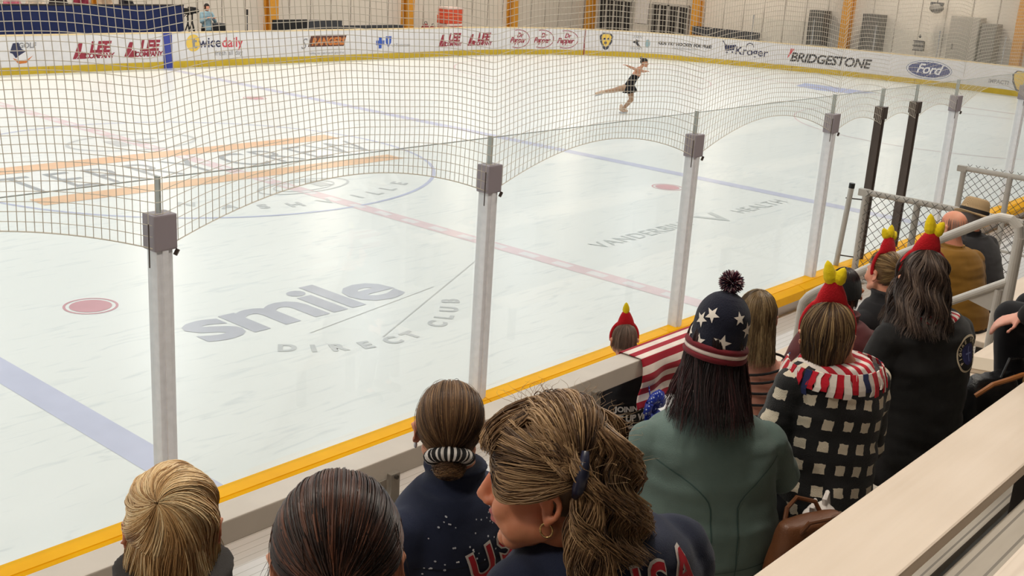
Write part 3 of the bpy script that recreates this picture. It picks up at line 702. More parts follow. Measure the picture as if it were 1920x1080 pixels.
# doors and cabinets on the end wall
gl_dark = mat('door_glass_dark', (48,46,46), .25, var=.2, vscale=2); framem = mat('door_frame', (178,172,164), .5)
for k, (y0, y1) in enumerate(((30.35,32.5),(26.9,29.1))):
    g = setp(empty('door_%d' % (k+1), (38.2,(y0+y1)/2,0)), kind='structure'); w = y1-y0
    bm = B(); box(bm,0,.06,-w/2,w/2,0,1.75); obj('glazing', bm, gl_dark, g)
    for yy in (-w/2,-w/4+.02,w*.05,w*.28,w/2):
        bm = B(); box(bm,-.05,.06,yy-.05,yy+.05,0,1.78); obj('stile', bm, framem, g)
    bm = B(); box(bm,-.05,.06,-w/2,w/2,1.72,1.84); obj('lintel', bm, framem, g)
bm = B(); box(bm,0,.04,-.4,.4,.7,1.9,.01); o = obj('wall_notice', bm, mat('notice_white', (232,226,222), .6)); o.location = (38.2,29.75,0); setp(o, 'white notice panel between the two dark doorways', 'notice')
for y, w, h, m, lab in ((19.55,.75,2.2,mat('cab_dark', (92,90,86), .6),'dark cabinet on the end wall left of the orange column'),(16.9,.85,2.25,mat('cab_dark', (92,90,86), .6),'dark cabinet on the end wall just right of the orange column'),(12.75,1.25,2.5,mat('cab_light', (176,170,160), .6),'wide pale grey cabinet on the end wall'),(11.72,.62,2.3,mat('cab_mid', (128,124,116), .6),'narrow dark cabinet right of the wide pale cabinet')):
    g = setp(empty('wall_cabinet', (37.6,y,0)), lab, 'cabinet')
    bm = B(); box(bm,-.1,.6,-w/2,w/2,0,h,.01); obj('body', bm, m, g)
    bm = B(); box(bm,-.13,-.1,-w/2+.03,w/2-.03,.05,h-.05,.01); d_ = obj('door', bm, m, g)
    bm = B(); tube(bm,[(-.15,w*.3,h*.45),(-.15,w*.3,h*.55)],.015,6); obj('handle', bm, black, d_)
g = setp(empty('wall_basket', (37.6,14.6,.9)), 'small dark framed box on the end wall above the blue oval', 'box')
bm = B(); box(bm,-.1,.1,-.22,.22,0,.42,.02); obj('body', bm, mat('box_grey', (150,146,140), .6), g)
for z in (.0,.2,.4):
    bm = B(); box(bm,-.12,-.1,-.24,.24,z,z+.04); obj('slat', bm, dgrey, g)
bm = B(); ell(bm,(-.05,0,.62),(.06,.06,.07)); obj('knob', bm, dgrey, g)
g = setp(empty('hanging_loudspeaker', (37.6,14.1,2.75)), 'round grey loudspeaker hanging on the end wall above the blue oval', 'loudspeaker')
bm = B(); ell(bm,(0,0,0),(.2,.3,.22)); obj('body', bm, mat('spk_grey', (140,136,130), .6), g, True); bm = B(); box(bm,-.1,.1,-.26,.26,.12,.24,.02); obj('bracket', bm, dgrey, g)
bm = B(); tube(bm,[(0,0,.2),(0,0,6.2)],.015,6); obj('rod', bm, dgrey, g)
# ================================================================== PEOPLE: builders
def skin(name, rgb):
    N = NT(name); b = N.b; c = lin(rgb); co_ = N.coord('Object')
    n1 = N.n('TexNoise', i_Scale=9, i_Detail=4); N.l(co_, n1.inputs[0])
    mr = N.n('MapRange'); N.l(n1.outputs[0], mr.inputs[0]); mr.inputs[1].default_value=.35; mr.inputs[2].default_value=.7
    N.l(N.mixc(mr.outputs[0], c, (min(1,c[0]*1.05), c[1]*.80, c[2]*.76)), b.inputs['Base Color'])
    b.inputs['Roughness'].default_value = .5; b.inputs['Subsurface Weight'].default_value = .12; b.inputs['Subsurface Radius'].default_value = (.01,.004,.002)
    b.inputs['Subsurface Scale'].default_value = 1
    n2 = N.n('TexNoise', i_Scale=320, i_Detail=3); N.l(co_, n2.inputs[0]); bp = N.n('Bump', i_Strength=.12, i_Distance=.002); N.l(n2.outputs[0], bp.inputs['Height']); N.l(bp.outputs[0], b.inputs['Normal'])
    return N.m
SKIN = skin('skin_fair', (222,160,130)); SKIN2 = skin('skin_warm', (210,140,104)); SKINP = skin('skin_pink', (226,170,150))
def cloth(name, rgb, var=.12, bump=.25, rough=.85, bs=500, sheen=.1): return mat(name, rgb, rough, var=var, vscale=6, bump=bump, bscale=bs, sheen=sheen, spec=.25)
def hairmat(name, dark, mid, light, rough=.42):
    N = NT(name); b = N.b; a = N.n('Attribute', attribute_name='hv')
    cr = N.n('ValToRGB'); e = cr.color_ramp.elements; e[0].position = .05; e[0].color = (*lin(dark),1); e[1].position = .95; e[1].color = (*lin(light),1)
    x = e.new(.5); x.color = (*lin(mid),1)
    N.l(a.outputs['Fac'], cr.inputs[0]); N.l(cr.outputs[0], b.inputs['Base Color'])
    b.inputs['Roughness'].default_value = rough; b.inputs['Specular IOR Level'].default_value = .35
    return N.m
HC = Vector((0,-.012,.032)); HR = Vector((.080,.101,.094))
def shell(d, k=1.0):
    d = d.normalized(); t = 1/sqrt((d.x/HR.x)**2+(d.y/HR.y)**2+(d.z/HR.z)**2); return HC+d*t*k
def strands_mesh(name, strands, m, parent, M=None, cap=None):
    """strands: list of (points, radius, value). cap: (verts, faces, value)"""
    V, F, A = [], [], []
    if cap:
        V += cap[0]; F += cap[1]; A += [cap[2]]*len(cap[0])
    tri = [(cos(2*pi*k/3), sin(2*pi*k/3)) for k in range(3)]
    for pts, r, val in strands:
        n = len(pts)
        if n < 2: continue
        a = None; base = len(V)
        for i, p in enumerate(pts):
            d = (pts[min(i+1,n-1)]-pts[max(i-1,0)])
            if d.length < 1e-7: d = Vector((0,0,-1))
            d.normalize()
            if a is None: a, _b = frame_of(d)
            else:
                a = a-d*a.dot(d); a = a.normalized() if a.length > 1e-6 else frame_of(d)[0]
            b_ = a.cross(d); u = i/(n-1); rr = r*(min(1,.5+3*u) if u < .2 else 1)*(1-.75*max(0,(u-.55)/.45))
            for ca, sa in tri: V.append(p+(a*ca+b_*sa)*rr); A.append(val)
            if i:
                q = base+(i-1)*3
                for k in range(3): F.append((q+k, q+(k+1)%3, q+3+(k+1)%3, q+3+k))
    me = bpy.data.meshes.new(name); me.from_pydata([tuple(v) for v in V], [], F)
    at = me.attributes.new('hv', 'FLOAT', 'POINT'); at.data.foreach_set('value', A)
    o = link(name, me, m, parent, True)
    if M is not None: o.matrix_local = M
    return o
def hair_cap(k, zcut_back=-.05, front=.058, val=.25, zdrop=None):
    """scalp shell under the strands"""
    V, F = [], []; nu, nv = 40, 22; idx = {}
    for j in range(nv+1):
        for i in range(nu):
            ph = 2*pi*i/nu; th = pi*.72*j/nv
            d = Vector((sin(th)*sin(ph), sin(th)*cos(ph), cos(th)))
            lim = front if d.y > .35 else zcut_back+(front-zcut_back)*max(0,(d.y+.3)/.65)
            p = shell(d, k)
            if p.z < lim: p = Vector((p.x*.96, p.y*.96, lim))
            V.append(p)
    for j in range(nv):
        for i in range(nu):
            a, b_ = j*nu+i, j*nu+(i+1)%nu; F.append((a,b_,b_+nu,a+nu))
    return V, F, val
def rnd(a, b): return random.uniform(a, b)
def val_noise(p, s=14): return max(0,min(1,.5+.9*noise.noise(p*s)+rnd(-.14,.14)))
def meridian(n, crown, k0, k1, zend, zvar=.03, r=.0012, wave=0, wf=60, swirl=0, flare=0, bangs=.055, leave=-.12, amax=75, face=.5, clumps=0, backp=0, vbase=0, vs=14):
    out = []; c = Vector(crown).normalized(); a0, b0 = frame_of(c, Vector((0,1,0)))
    for s in range(n):
        ph = rnd(0, 2*pi) if not clumps else (random.randrange(clumps)+.5+random.gauss(0,.25))/clumps*2*pi; al = radians(rnd(2, amax)*sqrt(rnd(.05,1))); al0 = al; kk = rnd(k0, k1); ze = zend+rnd(-zvar, zvar); pts = []
        cph = (int(ph/(2*pi)*clumps) if clumps else ph)*7.3; amp = wave*(rnd(.85,1.1) if clumps else rnd(.6,1.2)); fr = wf*(rnd(.95,1.05) if clumps else rnd(.85,1.15))
        val = None; L = 0; p = None
        while True:
            az = ph+swirl*(al)
            e = a0*cos(az)+b0*sin(az); d = c*cos(al)+e*sin(al)
            q = shell(d, kk)
            if d.y > face and q.z < bangs: break
            if d.z < leave: break
            if val is None: val = max(0,min(1,val_noise(Vector((d.x,d.y*.6,ph*.25)), vs*.25)+vbase))
            pts.append(q); al += radians(8)
            if al > pi: break
        if len(pts) < 2: continue
        last = pts[-1]
        if not (last.y > .055 and last.z > .03) and last.z > ze:
            v = (pts[-1]-pts[-2]).normalized(); rad = Vector((last.x, last.y+.01, 0)).normalized(); step = .014; p = last.copy(); v = v*.6+Vector((0,0,-.6))
            while p.z > ze and len(pts) < 60:
                v = (v*.75+(Vector((0,-backp if p.y < .02 else 0,-1))+rad*flare)*.25).normalized(); p = p+v*step; pts.append(p)
        if wave:
            L = al0*.095
            for i in range(1, len(pts)):
                L += (pts[i]-pts[i-1]).length if i else 0
                p = pts[i]; rad = Vector((p.x, p.y, .0)); rad = rad.normalized() if rad.length > 1e-5 else Vector((1,0,0)); tan = Vector((-rad.y, rad.x, 0)); g = min(1, L/.12)
                pts[i] = p+(tan*sin(fr*L+cph)+rad*(1.0*cos(fr*L+cph)+.6))*amp*g
        out.append((pts, r*rnd(.7,1.3), val))
    return out
def gather(n, tie, k0, k1, r=.0011, zmin=-.06, tail=0, face=.62, reg=None, lift=.0, vbase=0, tailv=Vector((0,-.35,-1)), spread=.02, wave=0):
    """strands combed over the scalp to one point"""
    out = []; t = Vector(tie).normalized(); T = shell(t, 1.04)
    tries = 0
    while len(out) < n and tries < n*20:
        tries += 1
        d = Vector((random.gauss(0,1), random.gauss(0,1), random.gauss(0,1))).normalized()
        p = shell(d)
        if (abs(d.x) > .78 and d.z < .12 and d.y > -.45) or p.z < zmin+max(0,(d.y+.2))*.14 or (d.y > face and p.z < .075): continue
        if reg and not reg(d): continue
        om = d.angle(t)
        if om < .12: continue
        kk = rnd(k0, k1); N_ = max(4, int(om/.14)); pts = []
        for i in range(N_+1):
            u = i/N_; q = (d*sin((1-u)*om)+t*sin(u*om))/sin(om)
            bulge = 1+lift*sin(pi*u)
            pts.append(shell(q, (kk*(1-u*.5)+1.02*u*.5)*bulge))
            if wave: pts[-1] = pts[-1]+Vector((0,0,wave*sin(u*9+d.x*20)))
        if tail:
            v = tailv.normalized(); off = Vector((random.gauss(0,1),random.gauss(0,1),random.gauss(0,.3)))*spread; L = tail*rnd(.75,1.1); p = pts[-1]
            for i in range(1, 10):
                u = i/9; pts.append(p+v*L*u+off*(sin(pi*min(1,u*1.1)*.5))*(1-.5*u*u)+Vector((0,0,-.10*u*u*L)))
        out.append((pts, r*rnd(.7,1.3), max(0,min(1,val_noise(Vector((d.x,d.y,d.z)), 5)+vbase))))
    return out
# ---- head, hands
def add_head(bm, M, ears=True, jaw=1.0, smile=False):
    def P(x,y,z): return M @ Vector((x,y,z))
    R = M.to_3x3().to_4x4()
    def e(c, r): ell(bm, P(*c), r, R, 18)
    def c_(p, q, r0, r1): cone(bm, P(*p), P(*q), r0, r1, 10)
    e((0,-.015,.035),(.075,.095,.086)); e((0,.035,-.015),(.064,.060,.088)); e((0,.043,-.072),(.05*jaw,.046,.036)); e((0,.076,-.096),(.022*jaw,.020,.018))
    for s in (-1,1):
        e((s*.037,.066,-.03),(.026,.026,.026)); c_((s*.052,.0,-.055),(s*.03,.062,-.088),.022,.018)
        e((s*.011,.104,-.030),(.0095,.011,.008))
        c_((s*.012,.088,.022),(s*.045,.072,.022),.0105,.008)
        if ears:
            c_((s*.077,-.012,.022),(s*.094,-.024,.018),.012,.008); c_((s*.077,-.010,-.018),(s*.086,-.012,-.032),.010,.008)
            for i in range(6):
                a0, a1 = pi*.45-i*.52, pi*.45-(i+1)*.52
                c_((s*.091,-.018-.017*cos(a0)*1.0+ .0,.0+.026*sin(a0)),(s*.091,-.018-.017*cos(a1),.0+.026*sin(a1)),.0055,.0055)
            e((s*.080,-.012,.0),(.006,.014,.022))
    c_((0,.090,.020),(0,.112,-.016),.0095,.012); e((0,.115,-.021),(.0125,.0125,.0115)); c_((0,.108,-.03),(0,.098,-.036),.007,.007)
    c_((-.020,.086,-.053),(0,.097,-.050),.006,.0085); c_((.020,.086,-.053),(0,.097,-.050),.006,.0085)
    c_((-.018,.085,-.066),(0,.094,-.066),.006,.0095); c_((.018,.085,-.066),(0,.094,-.066),.006,.0095)
    if smile:
        for s in (-1,1): e((s*.034,.070,-.042),(.017,.017,.017)); e((s*.044,.042,-.058),(.026,.036,.030)); c_((s*.050,.01,-.05),(s*.036,.068,-.05),.026,.020)
def add_eyes(root, M, iris):
    we = mat('eye_white', (232,226,220), .2)
    for s in (-1,1):
        bm = B(); ell(bm,(0,0,0),(.0125,.0125,.0125),None,16)
        for f in bm.faces:
            c = f.calc_center_median()
            if c.y > .0095: f.material_index = 1
        o = obj('eye', bm, [we, iris], root, True); o.matrix_local = M @ Matrix.Translation((s*.031,.0765,.006))
def add_hand(bm, wrist, dirv, palm_n, side, curl=.5, k=1.0):
    """palm plus four bent fingers of different length and a thumb from the side of the palm"""
    d = Vector(dirv).normalized(); n = Vector(palm_n); n = (n-d*n.dot(d)).normalized(); s = d.cross(n)*side
    w = Vector(wrist)
    for i in range(4):
        a = (-.026+i*.0175)*k; cone(bm, w+s*a*.6+d*.012, w+s*a+d*.085*k, .0145*k, .0115*k, 8)
    L = (.072,.082,.077,.060)
    for i in range(4):
        a = (.0265-i*.0175)*k; p = w+s*a+d*.086*k; ang = curl*.6; l = L[i]*k
        for f_, rr in ((.45,.0088),(.32,.0080),(.23,.0072)):
            q = p+(d*cos(ang)+n*sin(ang))*l*f_; cone(bm, p, q, rr*k, rr*.92*k, 8); p = q; ang += curl*.75
    p = w+s*.030*k+d*.022*k; a = (d*.62+s*.70+n*.25).normalized(); q = p+a*.042*k; cone(bm,p,q,.012*k,.0098*k,8); cone(bm,q,q+(d*.9+s*.25+n*.35).normalized()*.032*k,.0096*k,.008*k,8)
# ---- seated figure
class Seated:
    def __init__(s, label, hip, legyaw, hs, ty=0, lean=.06, side=0, w=1.0, head=(0,0,0), skin_m=None, voxel=.009, arms=None, smile=False, ears=True, hy=.02, legs=True, seat_drop=.47, name='person', jaw=1.0, group=None, sh=0, hx=0):
        s.sh = sh; s.hs, s.ty, s.lean, s.side, s.w = hs, radians(ty), lean, side, w
        s.k = hs/.745
        T = s.T
        hp = T(0, 0, hs); hp = hp+Matrix.Rotation(-s.ty,3,'Z') @ Vector((hx,hy,0))
        s.M = Matrix.Translation(hp) @ Matrix.Rotation(-s.ty-radians(head[0]),4,'Z') @ Matrix.Rotation(-radians(head[1]),4,'X') @ Matrix.Rotation(radians(head[2]),4,'Y')
        s.arms = arms or {}
        bm = B()
        s.torso(bm, [(0,.15,.11),(.12,.16,.118),(.25,.138,.105),(.43,.15,.11),(.535,.145,.095),(.585,.10,.072),(.625,.056,.058),(.67,.052,.054)], 0)
        add_head(bm, s.M, ears, jaw, smile); cone(bm, T(0,-.012,.60), s.M @ Vector((0,-.02,-.06)), .055, .052)
        for sd in (-1,1):
            sh, el, wr = s.arm(sd); limb(bm, [sh, el, wr], [.052,.042,.029])
            d = (wr-el).normalized(); pn = s.arms.get('palm%d'%sd, (-sd*.3,0,-1)); add_hand(bm, wr, s.arms.get('hd%d'%sd, d+Vector((0,.0,-.15))), pn, -sd, s.arms.get('curl',.6))
        if legs:
            for sd in (-1,1):
                h, kn, an, toe = s.leg(sd, seat_drop); limb(bm, [h, kn, an], [.085,.058,.038]); cone(bm, an, toe, .036, .026)
        me = remesh(bm, voxel, 2 if voxel > .006 else 5)
        s.root = link(name, me, skin_m or SKIN, None, True); s.root.location = hip; s.root.rotation_euler = (0,0,-radians(legyaw))
        setp(s.root, label, 'person', group); s.legs = legs; s.seat_drop = seat_drop
    def T(s, x, y, z):
        zz = (z*s.k if z < .9 else z)+(s.sh*max(0,min(1,(z-.28)/.22)) if z != s.hs and z < .68 else 0); u = max(0, zz/s.hs)
        p = Vector((x, y+s.lean*u**1.25, zz if z != s.hs else s.hs)); p = Matrix.Rotation(-s.ty*min(1,.35+u),3,'Z') @ p
        p.x += s.side*u; return p
    def torso(s, bm, rings, inflate, wk=None, pw=2.2):
        R = []
        for q in rings:
            z, rx, ry = q[:3]; yo = q[3] if len(q) > 3 else 0
            c = s.T(0, yo, z); R.append((c, rx*s.w+inflate, ry*(1+(s.w-1)*.8)+inflate, -s.ty*min(1,.35+z*s.k/s.hs)))
        loft(bm, R, 28, True, pw)
    def arm(s, sd):
        sh = s.T(sd*.155*s.w, -.0, .505)
        el = s.T(*s.arms.get('e%d'%sd, (sd*.235*s.w, .07, .265)))
        wr = s.T(*s.arms.get('w%d'%sd, (sd*.085, .27, .19)))
        return sh, el, wr
    def leg(s, sd, drop):
        return Vector((sd*.095,.02,.085)), Vector((sd*.12,.40,.095)), Vector((sd*.12,.34,-drop+.085)), Vector((sd*.13,.46,-drop+.04))
    def jacket(s, m, name='jacket', hem=.02, infl=.022, collar=.0, wr=.007, sleeve=.02, voxel=.009, neck=.06, belly=0, fold=(5,5,15), sleeves=True, decals=None, seams=None, seed=0, upper=None):
        bm = B(); i = infl
        rings = [(hem,.158+belly*.8,.118+belly),(.12,.165+belly,.125+belly),(.25,.152+belly*.7,.118+belly*.6),(.43,.165,.122),(.52,.165,.112),(.57,.135,.095),(.605,.088,.075)]
        s.torso(bm, rings, i)
        if collar: s.torso(bm, [(.57,.085,.075),(.605+collar*.5,.066,.066,.0),(.605+collar,.076,.078,-.004)], .010)
        if sleeves:
            for sd in (-1,1):
                sh, el, w_ = s.arm(sd); limb(bm, [sh+Vector((0,0,-.005)), el, w_.lerp(el,.12)], [.062+sleeve*.8,.05+sleeve,.038+sleeve*.6])
        me = remesh(bm, voxel, 4)
        if wr: wrinkle(me, wr, fold, seed)
        ms = [m]
        if decals:
            bv = bvh_of(me); b2 = bmesh.new(); b2.from_mesh(me)
            for fm, O, U, Vv, D, mm, off in decals:
                if mm not in ms: ms.append(mm)
                mi = ms.index(mm)
                def fn(x, y):
                    p = O+U*x+Vv*y; h = bv.ray_cast(p-D*.6, D)
                    return (h[0]+h[1]*off) if h[0] is not None else p
                add_flat(b2, fm, fn, mi, .02)
            b2.to_mesh(me); b2.free()
        o = link(name, me, ms, s.root, True)
        return o
    def trousers(s, m, name='trousers'):
        bm = B(); s.torso(bm, [(-.005,.165,.13),(.1,.17,.13),(.16,.155,.115)], .012)
        for sd in (-1,1):
            h, kn, an, toe = s.leg(sd, s.seat_drop); limb(bm, [h, kn, an+Vector((0,0,.03))], [.10,.074,.056])
        me = remesh(bm, .012, 3); wrinkle(me, .004, (8,8,8)); return link(name, me, m, s.root, True)
    def shoes(s, m):
        for sd in (-1,1):
            h, kn, an, toe = s.leg(sd, s.seat_drop); bm = B(); cone(bm, an+Vector((0,-.03,-.035)), toe+Vector((0,.02,.0)), .045, .038); cone(bm, an, an+Vector((0,0,.04)), .05, .048)
            link('shoe', remesh(bm, .01, 2), m, s.root, True)
    def dress(s, top, legs_m, shoes_m=None, **kw):
        j = s.jacket(top, **kw)
        if s.legs: s.trousers(legs_m); s.shoes(shoes_m or mat('shoe_black', (30,28,28), .6))
        return j
    def hair(s, strands, m, cap=None, name='hair'): return strands_mesh(name, strands, m, s.root, s.M, cap)
    def back(s, z, dz=0):
        """frame on the back of the torso: origin, right, up, into-body direction"""
        o = s.T(0, -.0, z); a = s.ty*min(1,.35+z*s.k/s.hs); Rm = Matrix.Rotation(-a,3,'Z')
        return o, Rm @ Vector((1,0,0)), Vector((0,0,1)), Rm @ Vector((0,1,0))
redk = cloth('knit_red', (196,22,34), bump=.5, bs=220); yelk = cloth('felt_yellow', (242,212,20), bump=.3, bs=260)
def flame_band(S_, tilt=(0,0,0), k=1.0, petals=3):
    k *= .66
    """red stuffed headband rising to a point with yellow felt petals"""
    M = S_.M
    bm = B(); pts = []
    for i in range(25):
        a = radians(-20+220*i/24); pts.append(shell(Vector((cos(a),.12,sin(a))), 1.13))
    tube(bm, pts, .011, 8)
    base = shell(Vector((0,.05,1)), 1.06)
    Rm = Matrix.Rotation(radians(tilt[0]),4,'X') @ Matrix.Rotation(radians(tilt[1]),4,'Y')
    rings = [((0,0,-.04),.088,.036),((0,0,-.005),.084,.040),((0,0,.03),.075,.040),((0,0,.065),.060,.037),((0,0,.10),.042,.031),((0,0,.122),.022,.02)]
    b2 = B(); loft(b2, [(c, a, b_) for c, a, b_ in rings], 24)
    bmesh.ops.transform(b2, matrix=Matrix.Translation(base) @ Rm @ Matrix.Diagonal((k,k,k,1)), verts=b2.verts[:])
    tmp = bpy.data.meshes.new('x'); b2.to_mesh(tmp); b2.free(); bm.from_mesh(tmp)
    me = remesh(bm, .006, 3); o = link('headband', me, redk, S_.root, True); o.matrix_local = M
    b3 = B(); Mt = Matrix.Translation(base) @ Rm @ Matrix.Diagonal((k,k,k,1))
    for x, h, l in (((-.034,.090,-.6),(0,.115,.0),(.034,.090,.6)) if petals == 3 else ((-.018,.125,-.25),(.026,.095,.35)) if petals == 2 else ((0,.115,.0),)):
        p0 = Vector((x*.6,0,.095)); d = Vector((sin(l),.1*(1 if x else -1),cos(l))); 
        tube(b3, [Mt@p0, Mt@(p0+d*h*.25), Mt@(p0+d*h*.55), Mt@(p0+d*h*.85), Mt@(p0+d*h)], [.026*k,.036*k,.032*k,.018*k,.003*k], 10)
    t_ = link('flame_tip', remesh(b3, .0032, 2), yelk, o, True)
    return o
# ================================================================== PEOPLE: the audience
def seat_person(label, headpos, seatz, legyaw, ty=0, lean=.06, hy=.02, side=0, hx=0, **kw):
    hs = headpos[2]-seatz; off = Vector((side, lean, 0)); off = Matrix.Rotation(-radians(ty),3,'Z') @ Vector((0,lean,0))+Vector((side,0,0))+Matrix.Rotation(-radians(ty),3,'Z') @ Vector((hx,hy,0))
    off = Matrix.Rotation(-radians(legyaw),3,'Z') @ off
    return Seated(label, (headpos[0]-off.x, headpos[1]-off.y, seatz), legyaw, hs, ty, lean, side, hy=hy, hx=hx, **kw)
navyj = cloth('jacket_navy', (34,40,62)); blackj = cloth('jacket_black', (30,29,29), var=.2); tealj = cloth('jacket_teal', (98,116,110), bs=300); jean = cloth('trousers_black', (24,24,28)); dgreyc = cloth('jacket_charcoal', (62,58,56))
lred = mat('letter_red', (186,24,42), .7, var=.1); lwhite = mat('letter_white', (232,226,218), .7); iris = mat('iris', (70,54,44), .2)
def usa(S_, z, dx, size, k=1.0, bend=0, rot=0):
    O, U, V, D = S_.back(z); out = []; O = O+U*dx; dx = 0; ca, sa = cos(radians(rot)), sin(radians(rot)); U, V = U*ca+V*sa, V*ca-U*sa
    for i, ch in enumerate('USA'):
        x = dx+(i-1)*size*.86
        out.append((text_mesh(ch, size*1.18, size*.062), O+U*x+V*(-bend*(i-1)**2), U, V, D, lwhite, .0035)); out.append((text_mesh(ch, size*1.14, size*.018), O+U*x+V*(-bend*(i-1)**2), U, V, D, lred, .006))
    return out
# ---- blond person, left
S1 = seat_person('person with chin length blond hair in a black collared coat at the far left', (-11.25,-3.60,3.155), 2.36, 18, 14, head=(4,4,0), sh=.02)
S1.dress(blackj, jean, name='coat', collar=.05, seed=1)
bm = B(); S1.torso(bm, [(.585,.125,.095),(.62,.100,.088),(.65,.098,.088),(.668,.106,.094)], .014); link('collar', remesh(bm,.008,3), dgreyc, S1.root, True)
hb = hairmat('hair_blond', (140,100,60), (206,166,114), (240,214,168))
random.seed(11)
S1.hair(meridian(3200,(-.20,-.78,.58),1.02,1.08,-.078,.022,.0013,wave=.004,wf=34,swirl=.55,flare=-.12,bangs=.05,leave=-.5,amax=85,vs=26)
  +meridian(700,(-.20,-.78,.58),1.04,1.09,-.092,.016,.0012,wave=.005,wf=30,swirl=.6,flare=.15,leave=-.42,amax=70,vbase=.2), hb, hair_cap(1.015,-.08,.05,.3))
# ---- dark brown hair, foreground
S2 = seat_person('person with dark reddish brown hair pulled back, seen from above in the foreground', (-11.415,-4.28,3.44), 2.78, 15, 15, head=(12,16,0), lean=.08)
S2.dress(blackj, jean, name='top', seed=2)
hd = hairmat('hair_dark_brown', (30,22,20), (58,40,34), (112,70,52), .36)
random.seed(12)
S2.hair(gather(3200,(0,-.93,-.36),1.05,1.13,.0013,-.07,tail=.30,lift=.05,tailv=Vector((0,-.25,-1)),spread=.022)+gather(120,(0,-.9,-.3),1.10,1.13,.0005,-.05,lift=.05)
  +meridian(60,(0,.1,1),1.06,1.10,-.02,.05,.0006,wave=.006,wf=40,leave=-.2,flare=.5), hd, hair_cap(1.05,-.07,.06,.2))
bm = B(); tube(bm,[shell(Vector((0,-.93,-.36)),1.06)+Vector((.022*cos(a),-.004,.022*sin(a))) for a in [2*pi*i/14 for i in range(14)]],.007,6,closed=True)
o = obj('hair_tie', bm, blackj, S2.root, True); o.matrix_local = S2.M
# ---- woman with bun and striped scrunchie
S3 = seat_person('person with a low bun in a striped scrunchie and a rhinestone navy jacket', (-10.39,-3.53,3.095), 2.36, 5, 0, head=(40,2,0), lean=.05)
O, U, V, D = S3.back(.455); dec = usa(S3, .465, .052, .098, rot=16)
random.seed(31)
rs = mat('rhinestone', (230,232,240), .15, metal=.3)
for k in range(60):
    x, z = rnd(-.17,.17), rnd(-.02,.13); dec.append((poly_mesh([circ_loop(rnd(.0016,.003),0,0,6)]), O+U*x+V*z, U, V, D, rs, .003))
seamp = mat('seam_dark', (16,18,30), .8)
dec.append((poly_mesh([rect(-.19+.02*i,-.17+.02*i,-.001,.0012) for i in range(19)]), O+V*-.005, U, V, D, seamp, .003))
S3.dress(navyj, jean, name='jacket', collar=.06, seed=3, decals=dec, wr=.006)
h3 = hairmat('hair_brown', (52,36,26), (98,70,48), (158,122,84), .40)
random.seed(13)
S3.hair(gather(3000,(0,-.80,-.60),1.02,1.08,.0010,-.065,lift=.02,spread=.01)+gather(160,(0,-.84,-.5),1.08,1.12,.0005,-.06,lift=.05), h3, hair_cap(1.03,-.06,.058,.25))
tp = shell(Vector((0,-.80,-.60)),1.0)
SC = NT('scrunchie_stripes'); a = SC.n('Attribute', attribute_name='hv'); fr_ = SC.math('FRACT', SC.math('MULTIPLY', a.outputs['Fac'], 24)); SC.l(SC.mixc(SC.math('GREATER_THAN', fr_, .6), lin((26,24,26)), lin((236,230,224))), SC.b.inputs['Base Color']); SC.b.inputs['Roughness'].default_value = .75
V_, F_, A_ = [], [], []; nu, nv = 144, 14
ax = Vector((0,-.62,-.78)).normalized(); ua, ub = frame_of(ax)
for i in range(nu):
    th = 2*pi*i/nu; rad = .030*(1+.04*sin(th*17))
    for j in range(nv):
        ph = 2*pi*j/nv; rr = .0215*(1+.06*sin(th*17+1)); V_.append(tp+ax*(.012+rr*.85*sin(ph))+(ua*cos(th)*1.35+ub*sin(th))*(rad+rr*cos(ph)*.8)); A_.append(i/nu)
for i in range(nu-1):
    for j in range(nv): F_.append((i*nv+j, (i+1)*nv+j, (i+1)*nv+(j+1)%nv, i*nv+(j+1)%nv))
for j in range(nv): F_.append(((nu-1)*nv+j, j, (j+1)%nv, (nu-1)*nv+(j+1)%nv))
me = bpy.data.meshes.new('scrunchie'); me.from_pydata([tuple(v) for v in V_], [], F_); at = me.attributes.new('hv','FLOAT','POINT'); at.data.foreach_set('value', A_)
o = link('scrunchie', me, SC.m, S3.root, True); o.matrix_local = S3.M; o['label'] = 'black and white striped scrunchie'
st = []
for k in range(420):
    t0 = rnd(0,2*pi); rr = rnd(.010,.034); tw = rnd(-.012,.012); pts = []
    for i in range(14):
        t = t0+i*.30; rq = rr*(1+.18*sin(3*t+k)); pts.append(tp+ax*(.034+sqrt(max(0,.036**2-rq**2))*.75+tw*.6)+(ua*cos(t)*1.15+ub*sin(t))*rq+ub*-.010)
    st.append((pts, .0013, max(0,min(1,.55+.35*sin(rr*300)+rnd(-.2,.2)))))
bv, bf = [], []
b2 = B(); ell(b2, tp+ax*.034-ub*.010, (.033,.033,.028)); bv = [v.co.copy() for v in b2.verts]; b2.verts.index_update(); bf = [tuple(v.index for v in f.verts) for f in b2.faces]; b2.free()
S3.hair(st, h3, (bv, bf, .3), 'hair_bun')
for s in (-1,1):
    bm = B(); ell(bm,(s*.086,-.014,-.040),(.005,.005,.010),None,10); o = obj('earring', bm, rs, S3.root, True); o.matrix_local = S3.M
